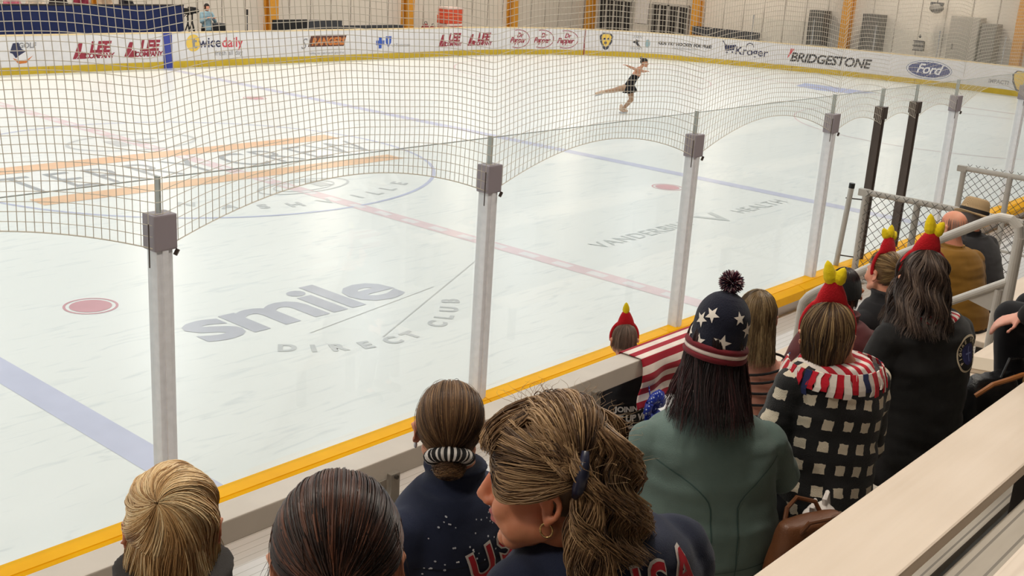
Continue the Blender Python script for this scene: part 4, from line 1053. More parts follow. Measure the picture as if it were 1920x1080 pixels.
# ---- woman with curly hair, face in profile
S4 = seat_person('person with wavy brown hair half clipped up, face turned left, in a navy jacket', (-11.02,-4.345,3.455), 2.78, 6, 10, head=(-44,8,3), lean=.02, side=-.06, sh=.035, hx=-.095, hy=.03, voxel=.0048, smile=True, skin_m=SKIN2)
S4.dress(navyj, jean, name='jacket', collar=.02, seed=4, decals=usa(S4, .552, .018, .074, rot=0))
add_eyes(S4.root, S4.M, iris)
lipm = mat('lip', (176,92,88), .45)
bm = B()
for z, y, r in ((-.0515,.1015,.0066),(-.0645,.0985,.0075)):
    cone(bm,(-.021,y-.013,z-.001),(-.0,y,z),.003,r,8); cone(bm,(.021,y-.013,z-.001),(0,y,z),.003,r,8)
o = link('lips', remesh(bm,.0025,1), lipm, S4.root, True); o.matrix_local = S4.M
bm = B()
for s in (-1,1): tube(bm,[(s*.018,.093,.0255),(s*.034,.089,.030),(s*.05,.077,.026)],[.002,.0035,.0015],6)
o = obj('eyebrows', bm, mat('brow', (96,70,50), .7), S4.root, True); o.matrix_local = S4.M
h4 = hairmat('hair_wavy', (72,52,38), (134,102,72), (196,160,118), .42)
random.seed(14)
st = meridian(4200,(.05,-.15,.97),1.09,1.24,-.088,.022,.0013,wave=.014,wf=48,clumps=40,flare=.16,backp=.0,bangs=.075,leave=-.05,amax=80,face=.10,vs=22)
st = [q for q in st if not any((p.x < .02 and p.y > -.05 and p.z < .035) or (p.y > .03 and p.z < .07) for p in q[0])]
st += gather(1700,(-.80,-.52,.10),1.06,1.22,.0012,.03,lift=.14,face=.9,reg=lambda d: d.y > -.25 and d.x < .75 and d.z > .25,wave=.008)
# loose strands sweeping from the hairline over the temple to the clip
for k in range(1300):
    a = rnd(0,1); q_ = rnd(0,1); p0 = shell(Vector((-.02-.58*a,.84-.12*a,.92-.74*a+rnd(-.12,.12))).normalized(),rnd(1.04,1.20)); p3 = shell(Vector((-.85,-.50,.06+rnd(-.10,.2))).normalized(),rnd(1.08,1.2))
    m1 = p0+Vector((-.03,.022*q_,-.03-.045*q_+rnd(-.010,.010)+.05*(1-q_))); m2 = (p0+p3)/2+Vector((-.050-.012*q_,.0,-.040*q_+.02*(1-q_)+rnd(-.015,.015)))
    pts = []
    for i in range(15):
        t = i/14; pts.append(p0*(1-t)**3+m1*3*t*(1-t)**2+m2*3*t*t*(1-t)+p3*t**3)
    st.append((pts, .0011, max(0,min(1,.45+.4*sin(a*14)+rnd(-.2,.2)))))
for k in range(500):
    p = shell(Vector((-.80,-.60,.0)).normalized(),1.14)+Vector((rnd(-.006,.006),rnd(-.024,.012),rnd(-.015,.015))); a = rnd(-.45,.35); pts = []; v = Vector((-.16,.02+a*.45,-1)).normalized()
    for i in range(15): pts.append(p+v*(.0125*i)+Vector((.009*sin(i*.55+a*7),.010*cos(i*.55+a*9),0))*min(1,i/5))
    st.append((pts, .0012, max(0,min(1,.35+.35*sin(a*12)+rnd(-.15,.2)))))
for k in range(160):
    d = Vector((random.gauss(0,1),random.gauss(0,1),abs(random.gauss(0,1)))).normalized(); p = shell(d,1.20); pts = [p+d*.0045*i+Vector((sin(i*.8+k),cos(i*.7+k*2),0))*.003*i*.5 for i in range(9)]
    if d.y < .6: st.append((pts, .0004, .8))
S4.hair(st, h4, hair_cap(1.09,-.07,.062,.2))
bm = B(); cl_ = [shell(Vector((-.74,-.62,.42)).normalized(),1.30)+Vector((-.004,0,.012)), shell(Vector((-.80,-.58,.22)).normalized(),1.30)+Vector((-.01,0,0)), shell(Vector((-.84,-.52,.02)).normalized(),1.27)+Vector((-.008,0,0)), shell(Vector((-.86,-.46,-.16)).normalized(),1.22)]
tube(bm, cl_, [.006,.0105,.011,.006], 10); o = obj('hair_clip', bm, mat('clip_navy', (34,36,58), .35), S4.root, True); o.matrix_local = S4.M; o['label'] = 'dark navy hair clip'
gold = mat('gold_hoop', (214,178,120), .25, metal=.9)
for s in (-1,1):
    bm = B(); tube(bm,[(s*.087,-.010+.010*cos(2*pi*i/16),-.044+.012*sin(2*pi*i/16)) for i in range(16)],.0016,6,closed=True); o = obj('earring', bm, gold, S4.root, True); o.matrix_local = S4.M
# ---- teal jacket with star beanie
S5 = seat_person('person in a sage teal jacket wearing a navy pom-pom beanie with white stars', (-9.27,-3.64,3.09), 2.36, 22, 20, head=(12,2,0), w=1.27, lean=.05, sh=-.075)
O, U, V, D = S5.back(.30); dec = []; tseam = mat('teal_seam', (58,82,78), .8)
def curve_quads(P, w=.0022):
    out = []
    for (x0,y0),(x1,y1) in zip(P, P[1:]):
        dx, dy = x1-x0, y1-y0; L = sqrt(dx*dx+dy*dy); nx, ny = -dy/L*w, dx/L*w; out.append([(x0+nx,y0+ny),(x0-nx,y0-ny),(x1-nx,y1-ny),(x1+nx,y1+ny)])
    return out
for s in (-1,1): dec.append((poly_mesh(curve_quads([(s*(.045+.0*t)+s*.16*max(0,(t-.55)/.45)**1.7, -.24+.40*t-.10*max(0,(t-.6))) for t in [i/16 for i in range(17)]])), O, U, V, D, tseam, .003))
dec.append((poly_mesh(curve_quads([(-.21+.42*i/16, -.215-.0*i) for i in range(17)], .0016)), O, U, V, D, tseam, .003))
S5.dress(tealj, jean, name='jacket', collar=.05, seed=5, hem=-.01, belly=.03, decals=dec, wr=.009, fold=(4,4,13))
h5 = hairmat('hair_dark_straight', (22,16,16), (44,28,28), (84,46,46), .36)
random.seed(15)
S5.hair(meridian(2600,(0,-.1,1),.985,1.03,-.165,.055,.0015,wave=.007,wf=22,flare=.26,backp=.45,leave=-.25,amax=85,face=.35,bangs=.06), h5, hair_cap(.985,-.1,.05,.2))
bm = B(); rings = []
for i in range(14):
    u = i/13; z = -.005+.20*u; r = .100*(1-.10*u)*(1 if u < .55 else sqrt(max(.02,1-((u-.55)/.46)**2))); rings.append(((.0,-.012-.012*u,z), r*.93, r*1.12))
loft(bm, rings, 32); me = remesh(bm, .005, 4)
bv = bvh_of(me); b2 = bmesh.new(); b2.from_mesh(me); starw = mat('star_white', (238,228,216), .8)
for az, z, r, rot in ((0,.045,.030,.1),(48,.095,.028,-.3),(-50,.10,.027,.3),(95,.05,.028,0),(-88,.045,.028,.4),(-28,.125,.026,.35),(22,.130,.022,-.2),(140,.09,.028,0),(180,.05,.028,.2),(-140,.1,.028,0),(52,.02,.022,.2),(-42,.030,.027,-.2)):
    a = radians(az); D = Vector((-sin(a),cos(a),0)); U = Vector((cos(a),sin(a),0)); O = Vector((0,-.015,z))
    def fn(x, y):
        p = O+U*x+Vector((0,0,y)); h = bv.ray_cast(p-D*.3, D); return (h[0]+h[1]*.002) if h[0] is not None else p
    add_flat(b2, poly_mesh([star_loop(r,0,0,rot)]), fn, 1, .012)
me2 = bpy.data.meshes.new('beanie'); b2.to_mesh(me2); b2.free()
bn = link('beanie', me2, [cloth('beanie_navy', (24,26,44), bump=.5, bs=260), starw], S5.root, True); bn.matrix_local = S5.M @ Matrix.Rotation(radians(-4),4,'X') @ Matrix.Rotation(radians(7),4,'Y')
for z, r, m in ((-.012,.0115,cloth('band_maroon', (110,26,36))),(.004,.009,cloth('band_cream', (232,214,204))),(.018,.0105,cloth('band_maroon', (110,26,36)))):
    bm = B(); tube(bm,[(.094*cos(t),-.012+.113*sin(t),z) for t in [2*pi*i/40 for i in range(40)]], r, 8, closed=True); o = obj('brim_band', bm, m, bn, True)
random.seed(16)
pom = []; pc = Vector((0,-.02,.225))
for k in range(900):
    d = Vector((random.gauss(0,1),random.gauss(0,1),random.gauss(0,1))).normalized(); L = rnd(.034,.044); pom.append(([pc+d*L*t for t in (.2,.5,.8,1.0)], .0022, random.choice((.05,.2,.5,.9))))
pm = hairmat('pom_yarn', (34,34,56), (112,40,56), (214,190,190), .8)
o = strands_mesh('pom_pom', pom, pm, bn)
# ---- black and cream plaid with red headband
PL = NT('plaid_fleece'); b = PL.b; at_u = PL.n('Attribute', attribute_name='pu'); at_v = PL.n('Attribute', attribute_name='pv')
nzp = PL.n('TexNoise', i_Scale=40, i_Detail=3); PL.l(PL.coord('Object'), nzp.inputs[0]); jit = PL.math('MULTIPLY', PL.math('SUBTRACT', nzp.outputs[0], .5), .20)
fu = PL.math('FRACT', PL.math('ADD', PL.math('MULTIPLY', at_u.outputs['Fac'], 1/.078), jit)); fv = PL.math('FRACT', PL.math('ADD', PL.math('MULTIPLY', at_v.outputs['Fac'], 1/.080), jit))
sq = PL.math('MULTIPLY', PL.math('LESS_THAN', fu, .50), PL.math('LESS_THAN', fv, .46))
PL.l(PL.mixc(sq, lin((26,25,26)), lin((232,218,194))), b.inputs['Base Color']); b.inputs['Roughness'].default_value = .95; b.inputs['Sheen Weight'].default_value = .2
n2 = PL.n('TexNoise', i_Scale=260, i_Detail=3); PL.l(PL.coord('Object'), n2.inputs[0]); bp = PL.n('Bump', i_Strength=.6, i_Distance=.006); PL.l(n2.outputs[0], bp.inputs['Height']); PL.l(bp.outputs[0], b.inputs['Normal'])
S6 = seat_person('person in a black and cream plaid fleece with a red comb headband and fringed scarf', (-8.74,-3.77,3.05), 2.36, 18, 15, head=(25,2,0), w=.96, lean=.06, sh=.055, hx=-.035)
j6 = S6.dress(PL.m, jean, name='jacket', collar=.0, seed=6, hem=-.06, wr=.008, infl=.03)
me = j6.data; pu, pv = [], []
for v in me.vertices:
    u = max(0,v.co.z/S6.hs); c = S6.T(0,0,max(0,min(.7,v.co.z))); a = atan2(v.co.x-c.x, -(v.co.y-c.y)); pu.append(a*.165+.02*sin(v.co.z*7)); pv.append(v.co.z+.012*sin(v.co.x*12))
for nm, L in (('pu',pu),('pv',pv)): at = me.attributes.new(nm,'FLOAT','POINT'); at.data.foreach_set('value', L)
h6 = hairmat('hair_highlighted', (44,32,26), (92,68,48), (190,158,112), .4)
random.seed(17)
S6.hair(meridian(2600,(0,-.1,1),1.03,1.13,-.085,.016,.0013,wave=.003,wf=30,flare=-.15,leave=-.45,amax=70,vs=60), h6, hair_cap(1.03,-.09,.055,.25))
flame_band(S6, (6,-2,0), 1.02, 2)
# fringed flag scarf around the neck
bm = B(); S6.torso(bm, [(.545,.125,.095),(.58,.105,.088),(.61,.082,.078)], .040); me = remesh(bm,.008,3); wrinkle(me,.008,(14,14,14))
scr = NT('scarf_stripes'); cs = scr.coord('Object'); sx = scr.n('SeparateXYZ'); scr.l(cs, sx.inputs[0]); fr_ = scr.math('FRACT', scr.math('MULTIPLY', scr.math('ADD', sx.outputs[0], scr.math('MULTIPLY', sx.outputs[2], .6)), 1/.045)); scr.l(scr.mixc(scr.math('GREATER_THAN', fr_, .5), lin((190,26,44)), lin((234,222,214))), scr.b.inputs['Base Color']); scr.b.inputs['Roughness'].default_value = .9
sc6 = link('scarf', me, scr.m, S6.root, True); sc6['label'] = 'red and white fringed scarf'
random.seed(18)
fm = [cloth('fringe_red', (192,26,44)), cloth('fringe_white', (236,226,216)), cloth('fringe_navy', (36,44,84))]
for k in range(34):
    a = radians(-130+260*k/33); s_ = S6.T(0,0,.575); d = Matrix.Rotation(-S6.ty,3,'Z') @ Vector((sin(a)*.160,-cos(a)*.130,0)); p = s_+d+Vector((0,0,.02)); o_ = d.normalized(); t_ = Vector((-o_.y,o_.x,0)); l = rnd(.055,.085); w_ = rnd(.010,.014)
    bm = B(); rows = []
    for i in range(5):
        u = i/4; c = p+o_*(.012+.022*sin(u*1.6))+Vector((0,0,-l*u))+t_*(rnd(-.006,.006)); rows.append((bm.verts.new(c-t_*w_), bm.verts.new(c+t_*w_), bm.verts.new(c+t_*w_-o_*.004), bm.verts.new(c-t_*w_-o_*.004)))
    for A_, C_ in zip(rows, rows[1:]):
        for q in range(4): bm.faces.new((A_[q],A_[(q+1)%4],C_[(q+1)%4],C_[q]))
    bm.faces.new(rows[0]); bm.faces.new(rows[-1][::-1]); obj('fringe', bm, fm[0 if k % 2 == 0 else (1 if k % 4 == 1 else 1)] if k % 9 else fm[2], sc6)
# ---- black jacket, shoulder length hair, red headband
S7 = seat_person('person in a black jacket with a round back patch and a red comb headband', (-7.99,-3.80,3.12), 2.36, 12, 14, head=(30,2,0), w=1.08, lean=.06, sh=.03, hx=-.025)
O, U, V, D = S7.back(.475); patch = mat('patch_black', (22,22,34), .8); cream = mat('patch_cream', (220,206,180), .8); pblue = mat('patch_blue', (48,52,110), .8)
PO = O+U*.10; dec = [(poly_mesh(ring_quads(.066,.074,40)), PO, U, V, D, cream, .003), (poly_mesh([circ_loop(.042)]), PO, U, V, D, pblue, .003), (poly_mesh([rect(-.003,.003,-.03,.03),rect(-.02,.02,-.003,.003)]), PO, U, V, D, mat('patch_light_blue', (120,130,190), .8), .005)]
for k, ch in enumerate('FIGURE SKATING'):
    a = radians(215-k*19.5); 
    if ch != ' ': dec.append((text_mesh(ch, .02, .0006), PO+U*(.054*cos(a))+V*(.054*sin(a)), U*sin(a)-V*cos(a), U*cos(a)+V*sin(a), D, cream, .004))
S7.dress(blackj, jean, name='jacket', collar=.06, seed=7, hem=-.05, decals=dec, wr=.009, infl=.028)
h7 = hairmat('hair_wavy_dark', (34,27,25), (66,52,46), (132,112,98), .38)
random.seed(19)
S7.hair(meridian(2800,(0,-.1,1),1.05,1.15,-.15,.03,.0014,wave=.009,wf=40,clumps=30,flare=.22,backp=.25,leave=-.10,amax=70,vs=30), h7, hair_cap(1.06,-.1,.055,.25))
flame_band(S7, (4,8,0), 1.0, 2)
bm = B(); S7.torso(bm, [(.58,.10,.08),(.61,.082,.078)], .034); me = remesh(bm,.008,3); wrinkle(me,.006,(16,16,16)); o = link('scarf', me, scr.m, S7.root, True)
# ---- blonde with small bun and red headband, next row, looking left
S8 = seat_person('person with a messy blonde bun and red comb headband, looking left, one row lower', (-6.52,-3.06,2.72), 1.94, 5, 10, head=(6,2,0), w=.95)
S8.dress(cloth('jacket_dark', (40,38,40)), jean, name='jacket', collar=.06, seed=8)
add_eyes(S8.root, S8.M, iris)
h8 = hairmat('hair_dark_blonde', (70,52,34), (128,98,62), (190,158,108))
random.seed(20)
S8.hair(gather(1500,(0,-.97,.1),1.03,1.09,.0013,-.06,spread=.01), h8, hair_cap(1.03,-.07,.055,.3))
st = []; tp = shell(Vector((0,-.97,.1)),1.12)
for k in range(260):
    d = Vector((random.gauss(0,1),random.gauss(0,1),random.gauss(0,1))).normalized(); e_ = d.cross(Vector((random.gauss(0,1),random.gauss(0,1),random.gauss(0,1)))).normalized(); R_ = rnd(.018,.036); st.append(([tp+(d*cos(t*.4)+e_*sin(t*.4))*R_ for t in range(9)], .0016, rnd(.2,1)))
S8.hair(st, h8, None, 'hair_bun')
flame_band(S8, (-14,14,0), 1.0)
# ---- maroon jacket, black knit cap, fist resting to the left
S9 = seat_person('person in a maroon jacket and plain black knit cap resting an arm to the left', (-7.10,-3.10,2.74), 1.94, 20, 25, head=(15,2,0), w=1.0, skin_m=SKIN2, arms={'e-1':(-.32,-.10,.32),'w-1':(-.46,-.24,.47),'palm-1':(0,.3,-1),'curl':1.15})
S9.dress(cloth('jacket_maroon', (92,44,46)), jean, name='jacket', collar=.05, seed=9)
random.seed(21)
S9.hair([q for q in meridian(500,(0,-.1,1),.95,.98,-.06,.01,.0014,leave=-.3)], h5, hair_cap(.97,-.07,.055,.2))
bm = B(); loft(bm, [((0,-.012,-.02+.14*u), .088*sqrt(max(.02,1-u**2.6)), .110*sqrt(max(.02,1-u**2.6))) for u in [i/11 for i in range(12)]], 30); o = link('knit_cap', remesh(bm,.006,3), cloth('cap_black', (24,24,25), bump=.5, bs=240), S9.root, True); o.matrix_local = S9.M
# ---- girl with crossed straps
S10 = seat_person('person with straight light brown hair and a strappy open back dress', (-7.84,-3.03,2.735), 1.94, 15, 15, head=(30,2,0), w=.86, skin_m=SKINP)
bm = B(); S10.torso(bm, [(-.02,.16,.12),(.1,.162,.12),(.2,.145,.11),(.33,.148,.110)], .010); d10 = link('dress', remesh(bm,.009,3), cloth('dress_black', (26,25,27)), S10.root, True)
bm = B()
def ringpts(z, s_, rx, ry):
    return [S10.T(rx*S10.w*cos(t), ry*sin(t), z+s_*cos(t)) for t in [2*pi*i/28 for i in range(28)]]
for z, s_ in ((.36,.0),(.41,.0),(.46,.0),(.51,.012),(.55,.02)):
    bm = B(); tube(bm, ringpts(z, s_, .180 if z < .5 else .172, .125), .006, 6, closed=True); obj('strap', bm, cloth('dress_black', (26,25,27)), d10, True)
S10.trousers(cloth('tights_black', (30,28,30)), 'tights'); S10.shoes(mat('shoe_black', (30,28,28), .6))
h10 = hairmat('hair_light_brown', (62,48,34), (112,90,62), (158,134,98), .34)
random.seed(22)
S10.hair(meridian(1900,(0,-.05,1),1.03,1.10,-.165,.02,.0015,wave=.002,flare=.12,backp=.25,leave=-.25,amax=70,vs=30), h10, hair_cap(1.03,-.1,.055,.3))
# ---- front row, red headband, lettered black shirt
S11 = seat_person('person in a black lettered shirt and red comb headband beyond the guard rail', (-6.48,-1.39,1.86), 1.12, 12, 12, head=(20,0,0), w=.95, seat_drop=.40)
O, U, V, D = S11.back(.31); tw = mat('shirt_white', (226,224,220), .7)
S11.dress(cloth('shirt_black', (24,24,28)), jean, name='shirt', seed=10, decals=[(text_mesh('JOINING IN', .048, .002), O+V*.03, U, V, D, tw, .003), (text_mesh('IT UP VIR', .062, .003), O-V*.035, U, V, D, tw, .003), (text_mesh('nashville', .036, .001), O-V*.09, U, V, D, tw, .003)])
random.seed(23)
S11.hair(meridian(700,(0,-.1,1),1.01,1.04,-.03,.01,.0014,leave=-.2), hairmat('hair_short_grey_brown', (84,68,58), (128,104,90), (170,144,126)), hair_cap(1.015,-.04,.055,.4))
flame_band(S11, (0,-4,0), 1.0, 1)
# ---- mustard shirt and straw hat, beyond the aisle
S12 = seat_person('balding person in a mustard brown shirt seated beyond the aisle rail', (-4.52,-2.66,2.61), 1.94, 10, 18, head=(-10,4,0), lean=.22, side=-.10, w=.98)
S12.dress(cloth('shirt_mustard', (138,98,34)), jean, name='shirt', collar=.03, seed=11, infl=.03)
random.seed(24)
S12.hair([q for q in meridian(900,(0,0,1),1.01,1.03,-.06,.01,.0012,leave=-.3,amax=85) if q[0][0].z < .06 or True and q[0][0].z < .075], hairmat('hair_grey', (70,66,66), (110,104,102), (150,144,140)), None)
bm = B(); tube(bm,[S12.M@Vector(p) for p in ((-.09,-.01,.012),(-.075,.07,.014),(-.03,.1,.012),(.03,.1,.012),(.075,.07,.014),(.09,-.01,.012))],.003,6); obj('glasses', bm, mat('frame_black', (30,30,32), .4), S12.root)
S13 = seat_person('person in a dark jacket and tan straw fedora beyond the mustard shirt', (-3.78,-2.50,2.55), 1.94, 5, 15, head=(10,12,0), lean=.30, w=1.05)
S13.dress(cloth('jacket_grey_black', (46,44,46)), jean, name='jacket', collar=.05, seed=12, infl=.03)
S13.hair([], hairmat('hair_grey', (70,66,66), (110,104,102), (150,144,140)), hair_cap(1.02,-.05,.055,.4))
straw = NT('straw'); wv_ = straw.n('TexWave', i_Scale=90, i_Distortion=1.0); straw.l(straw.coord('Object'), wv_.inputs[0]); straw.l(straw.mixc(wv_.outputs[0], lin((150,122,86)), lin((190,162,122))), straw.b.inputs['Base Color']); straw.b.inputs['Roughness'].default_value = .8
bm = B(); loft(bm, [((0,-.012,.03),.128,.152),((0,-.012,.038),.131,.155),((0,-.012,.044),.115,.135),((0,-.012,.05),.098,.118),((0,-.012,.10),.092,.110),((0,-.012,.145),.080,.096),((0,-.012,.16),.060,.074),((0,-.012,.152),.03,.05)], 36)
for v in bm.verts:
    if v.co.z < .046: v.co.z += .022*((v.co.x/.165)**2)-.012*max(0,v.co.y/.18)
ht = obj('straw_hat', bm, straw.m, S13.root, True); ht.matrix_local = S13.M @ Matrix.Rotation(radians(14),4,'Y') @ Matrix.Rotation(radians(8),4,'X')
bm = B(); loft(bm, [((0,-.012,.05),.100,.120),((0,-.012,.078),.0975,.117)], 36, False); obj('hat_band', bm, mat('band_black', (30,26,26), .7), ht, True)
# ---- person at the right edge, hand resting on a dark bag
S14 = seat_person('person in a black coat cut off by the right edge, bare hand on knee', (-7.18,-4.29,3.53), 2.78, 2, 6, head=(30,0,0), w=1.1, skin_m=SKINP, arms={'e-1':(-.27,.08,.26),'w-1':(-.24,.30,.14),'hd-1':(-.30,.85,-.45),'curl':.5,'palm-1':(.25,0,-1)})
S14.dress(blackj, jean, name='coat', collar=.05, seed=13)
random.seed(25); S14.hair(meridian(600,(0,-.1,1),1.03,1.08,-.1,.02,.0016,leave=-.3), h5, hair_cap(1.03,-.09,.055,.2))
# ================================================================== SMALL THINGS
# ---- flag draped over the guard rail
fr_, fw_, fn_ = cloth('flag_red', (168,28,48), bump=.1), cloth('flag_white', (238,224,214), bump=.1), cloth('flag_navy', (34,38,76), bump=.1)
prof = [(-1.578,1.80),(-1.578,1.86),(-1.582,1.912),(-1.62,1.914),(-1.66,1.914),(-1.70,1.914),(-1.748,1.912),(-1.757,1.89)]+[(-1.757-.012*sin(i*.6),1.89-.027*i) for i in range(1,12)]
bm = B(); nx = 40; L = 0; lens = [0]
for a_, b_ in zip(prof, prof[1:]): lens.append(lens[-1]+sqrt((a_[0]-b_[0])**2+(a_[1]-b_[1])**2))
fine = []
NS = 52
for i in range(NS+1):
    t = lens[-1]*i/NS; k = max(q for q in range(len(lens)) if lens[q] <= t+1e-9); k = min(k, len(prof)-2); u = (t-lens[k])/(lens[k+1]-lens[k]); fine.append((prof[k][0]+(prof[k+1][0]-prof[k][0])*u, prof[k][1]+(prof[k+1][1]-prof[k][1])*u, t))
grid = []
for j in range(nx+1):
    x = -6.80+.80*j/nx; row = []
    for y, z, t in fine:
        h = max(0, 1.89-z); w_ = min(1, h/.1) if y < -1.7 else 0
        row.append(bm.verts.new((x+.01*w_*sin(z*30), y-w_*(.010*sin(x*22+z*6)+.012), z-w_*.012*sin(x*9))))
    grid.append(row)
per = lens[-1]/13
for j in range(nx):
    for i in range(NS):
        f = bm.faces.new((grid[j][i],grid[j+1][i],grid[j+1][i+1],grid[j][i+1])); st_ = int((fine[i][2]+fine[i+1][2])/2/per)
        f.material_index = 2 if (j > 24 and st_ > 5) else (0 if st_ % 2 == 0 else 1)
fl = setp(obj('flag', bm, [fr_, fw_, fn_], None, True), 'red and white striped flag with a starry navy corner draped over the guard rail', 'flag')
md = fl.modifiers.new('s','SOLIDIFY'); md.thickness = .003; md.offset = 1
k = 0
bmS = None
for zz in (1.62,1.66,1.70,1.74,1.78,1.82):
    for xx in (-6.30,-6.255,-6.21,-6.165,-6.12,-6.075):
        bm = B(); x = xx+(.018 if k % 12 > 5 else 0); k += 1; ell(bm,(x,-1.787-.012*sin((1.89-zz)/.027*.6)-.01*sin(x*22+zz*6),zz-.008),(.011,.004,.011),None,8); obj('star', bm, fw_, fl, True)
bm = B(); n = 16; prev = None
for i in range(n+1):
    u = i/n; x = -7.16+.40*u; d = .075*sin(pi*u)**.6; q = [bm.verts.new((x,-1.60-.01*sin(u*9),1.800-d*t)) for t in (0,.45,.8,1.0)]
    if prev:
        for j in range(3): bm.faces.new((prev[j],q[j],q[j+1],prev[j+1])).material_index = (0 if j == 1 else 1)
    prev = q
sw_ = setp(obj('bunting', bm, [fr_, cloth('flag_cream', (232,204,190), bump=.1)], None, True), 'small red and cream bunting swag hanging just under the guard rail beam', 'bunting')
md = sw_.modifiers.new('s','SOLIDIFY'); md.thickness = .003
# ---- blue polka dot bow tied under the flag
DOT = NT('polka_dot'); vo = DOT.n('TexVoronoi', i_Scale=46); vo.inputs['Randomness'].default_value = .15; DOT.l(DOT.coord('Object'), vo.inputs['Vector']); DOT.l(DOT.mixc(DOT.math('LESS_THAN', vo.outputs['Distance'], .27), lin((18,48,160)), lin((196,212,240))), DOT.b.inputs['Base Color']); DOT.b.inputs['Roughness'].default_value = .4
bw = setp(empty('bow', (-6.72,-1.80,1.59)), 'blue white-dotted ribbon bow tied below the striped flag', 'bow')
for a in (-75,-38,-5,30,62,150,205):
    th = radians(a); d = Vector((sin(th),-.25,cos(th))).normalized(); s_ = d.cross(Vector((0,1,0))).normalized(); L = .125 if abs(a) < 100 else .15
    bm = B(); P_ = [d*L*u+Vector((0,-1,0))*.035*sin(pi*u) for u in (0,.25,.5,.75,1)]+[d*L*u+Vector((0,1,0))*.018*sin(pi*u) for u in (.95,.7,.4,.1)]
    rows = [(bm.verts.new(p-s_*.034*(.35+.65*min(1,p.length/.06))), bm.verts.new(p+s_*.034*(.35+.65*min(1,p.length/.06)))) for p in P_]
    for A_, C_ in zip(rows, rows[1:]): bm.faces.new((A_[0],A_[1],C_[1],C_[0]))
    o = obj('loop' if abs(a) < 100 else 'tail', bm, DOT.m, bw, True); md = o.modifiers.new('s','SOLIDIFY'); md.thickness = .002
bm = B(); ell(bm,(0,-.02,0),(.022,.02,.022)); obj('knot', bm, DOT.m, bw, True)
bm = B(); tube(bm,[(0,-.01,0),(.0,.02,.10),(0,.04,.185)],.004,6); obj('ribbon', bm, DOT.m, bw)
# ---- brown bag with white carrier bag between the rows
g = setp(empty('leather_bag', (-9.20,-4.02,2.26), radians(-20)), 'brown leather bag standing on the footboard behind the teal jacket', 'bag')
lea = mat('leather_brown', (104,62,34), .45, var=.15, bump=.2, bscale=200)
bm = B(); loft(bm, [((0,0,.0),.15,.07),((0,0,.03),.16,.08),((0,0,.20),.15,.075),((0,0,.31),.13,.05),((0,0,.345),.125,.035)], 28, True, 3.0); me = remesh(bm,.01,3); wrinkle(me,.006,(10,10,8)); link('body', me, lea, g, True)
for y in (-.035,.035):
    bm = B(); tube(bm,[(-.08,y,.32),(-.06,y*1.5,.365),(0,y*2.2,.38),(.06,y*1.5,.365),(.08,y,.32)],.008,8); obj('handle', bm, lea, g)
g = setp(empty('carrier_bag', (-9.085,-3.99,2.262)), 'crumpled white carrier bag with a red circle beside the brown leather bag', 'bag')
wb = mat('plastic_white', (232,224,218), .4, var=.05)
bm = B(); loft(bm, [((.10,0,.0),.06,.055),((.10,0,.10),.085,.07),((.08,.01,.20),.10,.075),((.06,.02,.26),.085,.05),((.05,.03,.30),.05,.02)], 24); me = remesh(bm,.008,2); wrinkle(me,.016,(16,16,16),3)
bv = bvh_of(me); b2 = bmesh.new(); b2.from_mesh(me); D = Vector((.62,.62,-.48)).normalized(); U = Vector((.7,-.7,0)); V = U.cross(D)*-1
for mm, r0, r1 in ((1,.022,.040),(1,0,.012)):
    fm_ = poly_mesh(ring_quads(r0,r1,24)) if r0 else poly_mesh([circ_loop(r1)])
    def fn(x, y):
        p = Vector((.07,.0,.22))+U*x+V*y; h = bv.ray_cast(p-D*.4, D); return (h[0]+h[1]*.003) if h[0] is not None else p
    add_flat(b2, fm_, fn, mm, .01)
me2 = bpy.data.meshes.new('b'); b2.to_mesh(me2); b2.free(); link('body', me2, [wb, mat('print_red', (200,50,70), .5)], g, True)
for x in (.0,.09):
    bm = B(); tube(bm,[(x,.02,.27),(x-.01,.02,.32),(x+.03,.03,.33),(x+.05,.03,.28)],.008,8); obj('handle', bm, wb, g)
# ---- black shoulder bag with tan strap, paper
g = setp(empty('shoulder_bag', (-7.47,-3.98,2.262), radians(-20)), 'black shoulder bag with a tan leather strap on the footboard behind the black jacket', 'bag')
blk = mat('leather_black', (24,23,24), .35, var=.15, bump=.25, bscale=160)
bm = B(); loft(bm, [((0,0,0),.17,.10),((0,0,.08),.18,.11),((0,0,.20),.165,.10),((0,0,.34),.14,.07),((0,0,.39),.12,.04)], 28, True, 2.8); me = remesh(bm,.01,3); wrinkle(me,.012,(9,9,9),5); link('body', me, blk, g, True)
tan = mat('leather_tan', (176,112,62), .45, var=.1)
bm = B(); tube(bm,[(-.15,-.05,.33),(-.09,-.08,.385),(.0,-.09,.40),(.08,-.09,.41),(.12,-.10,.38),(.14,-.11,.29),(.12,-.125,.18)],[.010,.011,.012,.012,.014,.012,.010],8); obj('strap', bm, tan, g)
bm = B(); tube(bm,[(.09+.022*cos(t),-.105,.395+.022*sin(t)) for t in [2*pi*i/16 for i in range(16)]],.004,6,closed=True); obj('buckle', bm, mat('buckle_brass', (190,160,110), .3, metal=.8), g)
bm = B(); tube(bm,[(.02,-.03,.37),(.07,-.02,.46),(.14,-.03,.46),(.17,-.04,.34)],.007,8); obj('handle', bm, blk, g)
bm = B(); box(bm,-.075,.075,-.05,.05,0,.003); o = obj('paper_sheet', bm, mat('paper', (236,230,224), .7)); o.location = (-7.30,-4.12,2.985); o.rotation_euler = (radians(4),radians(6),radians(-30)); setp(o, 'small white paper lying on the lap at the right edge', 'paper')
